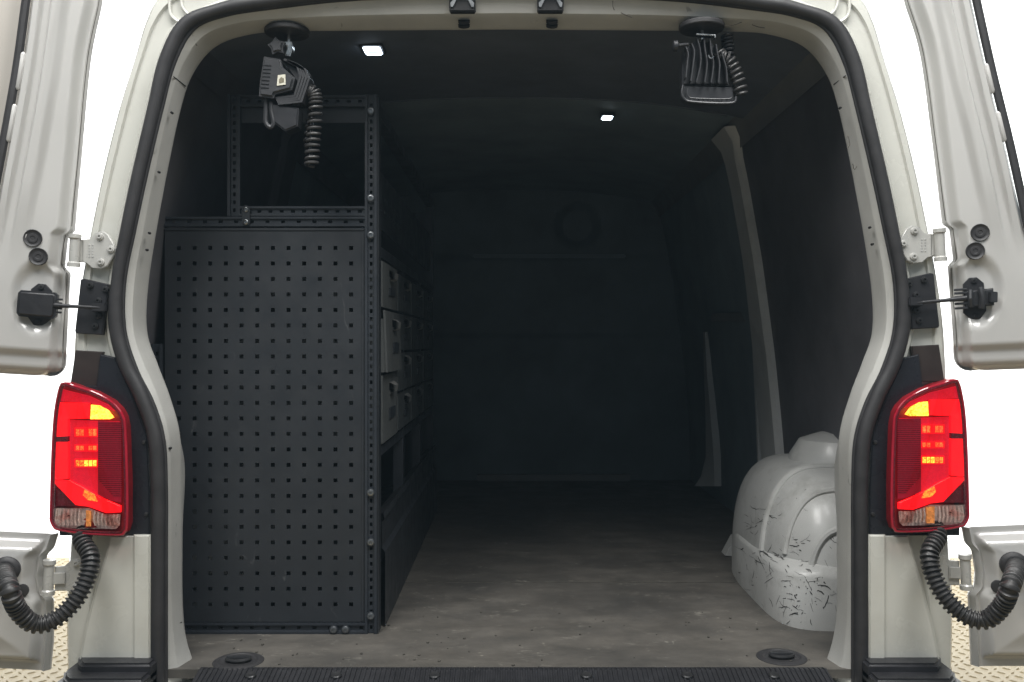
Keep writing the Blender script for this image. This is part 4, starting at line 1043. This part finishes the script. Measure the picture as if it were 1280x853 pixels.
fins = [((165, 310), (185, 370), (178, 430), (165, 560)), ((212, 285), (235, 350), (226, 440), (205, 590)), ((258, 240), (282, 340), (285, 450), (250, 600)), ((312, 240), (322, 340), (338, 450), (318, 600)), ((362, 250), (370, 340), (390, 450), (370, 600)), ((410, 290), (425, 380), (440, 460), (430, 600)), ((455, 350), (475, 420), (494, 490), (500, 600))]
for fpts in fins:
    P_ = cr([RP(*Z8([p])[0], -0.002) for p in fpts], 12); g = G()
    g.loft([[p + Vector((sx * 0.0011, dy_, 0)) for p in P_] for sx, dy_ in ((-1, 0.004), (-1, -0.018), (1, -0.018), (1, 0.004))])
    g.build('cooling_fin', 'lamp_body', wr, angle=20)
bz = cr(Z8([(150, 612), (140, 680), (165, 730), (220, 748), (400, 760), (540, 758), (575, 740), (580, 705)]), 40)
G().tube([RP(x, y, -0.010) for x, y in bz], 0.0026, 8).build('bezel', 'lamp_body', wr)
bz2 = cr(Z8([(185, 640), (185, 690), (200, 715), (240, 722), (400, 728), (520, 726), (548, 712)]), 40)
G().tube([RP(x, y, -0.012) for x, y in bz2], 0.0016, 8).build('bezel', 'lamp_body', wr)
G().prism([RP(x, y, 0.02) for x, y in Z8([(150, 610), (560, 620), (575, 735), (540, 755), (220, 745), (165, 728), (142, 680)])], (0, -0.024, 0), 0.003).build('lamp_head', 'lamp_body_dark', wr)
for k in range(10):
    x = 200 + k * 38; a, b = Z8([(x, 724 + k * .6)])[0], Z8([(x, 750 + k * .8)])[0]
    G().tube([RP(*a, -0.011), RP(*b, -0.010)], 0.0014, 6).build('bezel_tooth', 'lamp_body', wr)
G().tube([RP(*p, -0.024) for p in cr(Z8([(345, 385), (352, 405), (372, 410), (385, 395)]), 8)], 0.0015, 6).build('cable_clip', 'chrome', wr)
G().tube([RP(*p, -0.014) for p in Z8([(85, 295), (190, 285)])], 0.0035, 10).build('knob_shaft', 'lamp_body', wr)
a, b = RP(*Z8([(60, 300)])[0], -0.014), RP(*Z8([(105, 300)])[0], -0.014)
G().lathe([(0.008, 0), (0.011, 0.002), (0.012, (b - a).length - 0.002), (0.008, (b - a).length)], a, b - a, 16).build('knob', 'lamp_body_dark', wr)
coil([RP(*p, 0.0) for p in Z8([(440, 330), (470, 370), (530, 400), (575, 480), (610, 570), (630, 680)])], 0.0125, 0.0032, 11).build('coiled_cable', 'hose', wr)
coil([RP(*p, 0.02) for p in Z8([(540, 380), (545, 300), (540, 230), (535, 165)])], 0.0105, 0.0032, 7).build('coiled_cable', 'lamp_body_dark', wr)
settle(wr)

# ------------------------------------------------------------------ thin bluish volume added to lift the blacks like lens glare
hm = bpy.data.materials.new('glare_veil_air'); hm.use_nodes = True; nt = hm.node_tree
for n_ in list(nt.nodes): nt.nodes.remove(n_)
out = nt.nodes.new('ShaderNodeOutputMaterial'); pv = nt.nodes.new('ShaderNodeVolumePrincipled')
pv.inputs['Color'].default_value = (0.58, 0.83, 1.0, 1); pv.inputs['Density'].default_value = 0.0060
pv.inputs['Density Attribute'].default_value = ''; pv.inputs['Color Attribute'].default_value = ''; pv.inputs['Temperature Attribute'].default_value = ''
nt.links.new(pv.outputs[0], out.inputs['Volume']); M['glare_veil_air'] = hm
hz = G().box((-9.6, -3.9, -1.0), (9.6, 6.8, 5.8)).build('glare_veil', 'glare_veil_air', smooth=False); hz['kind'] = 'stuff'
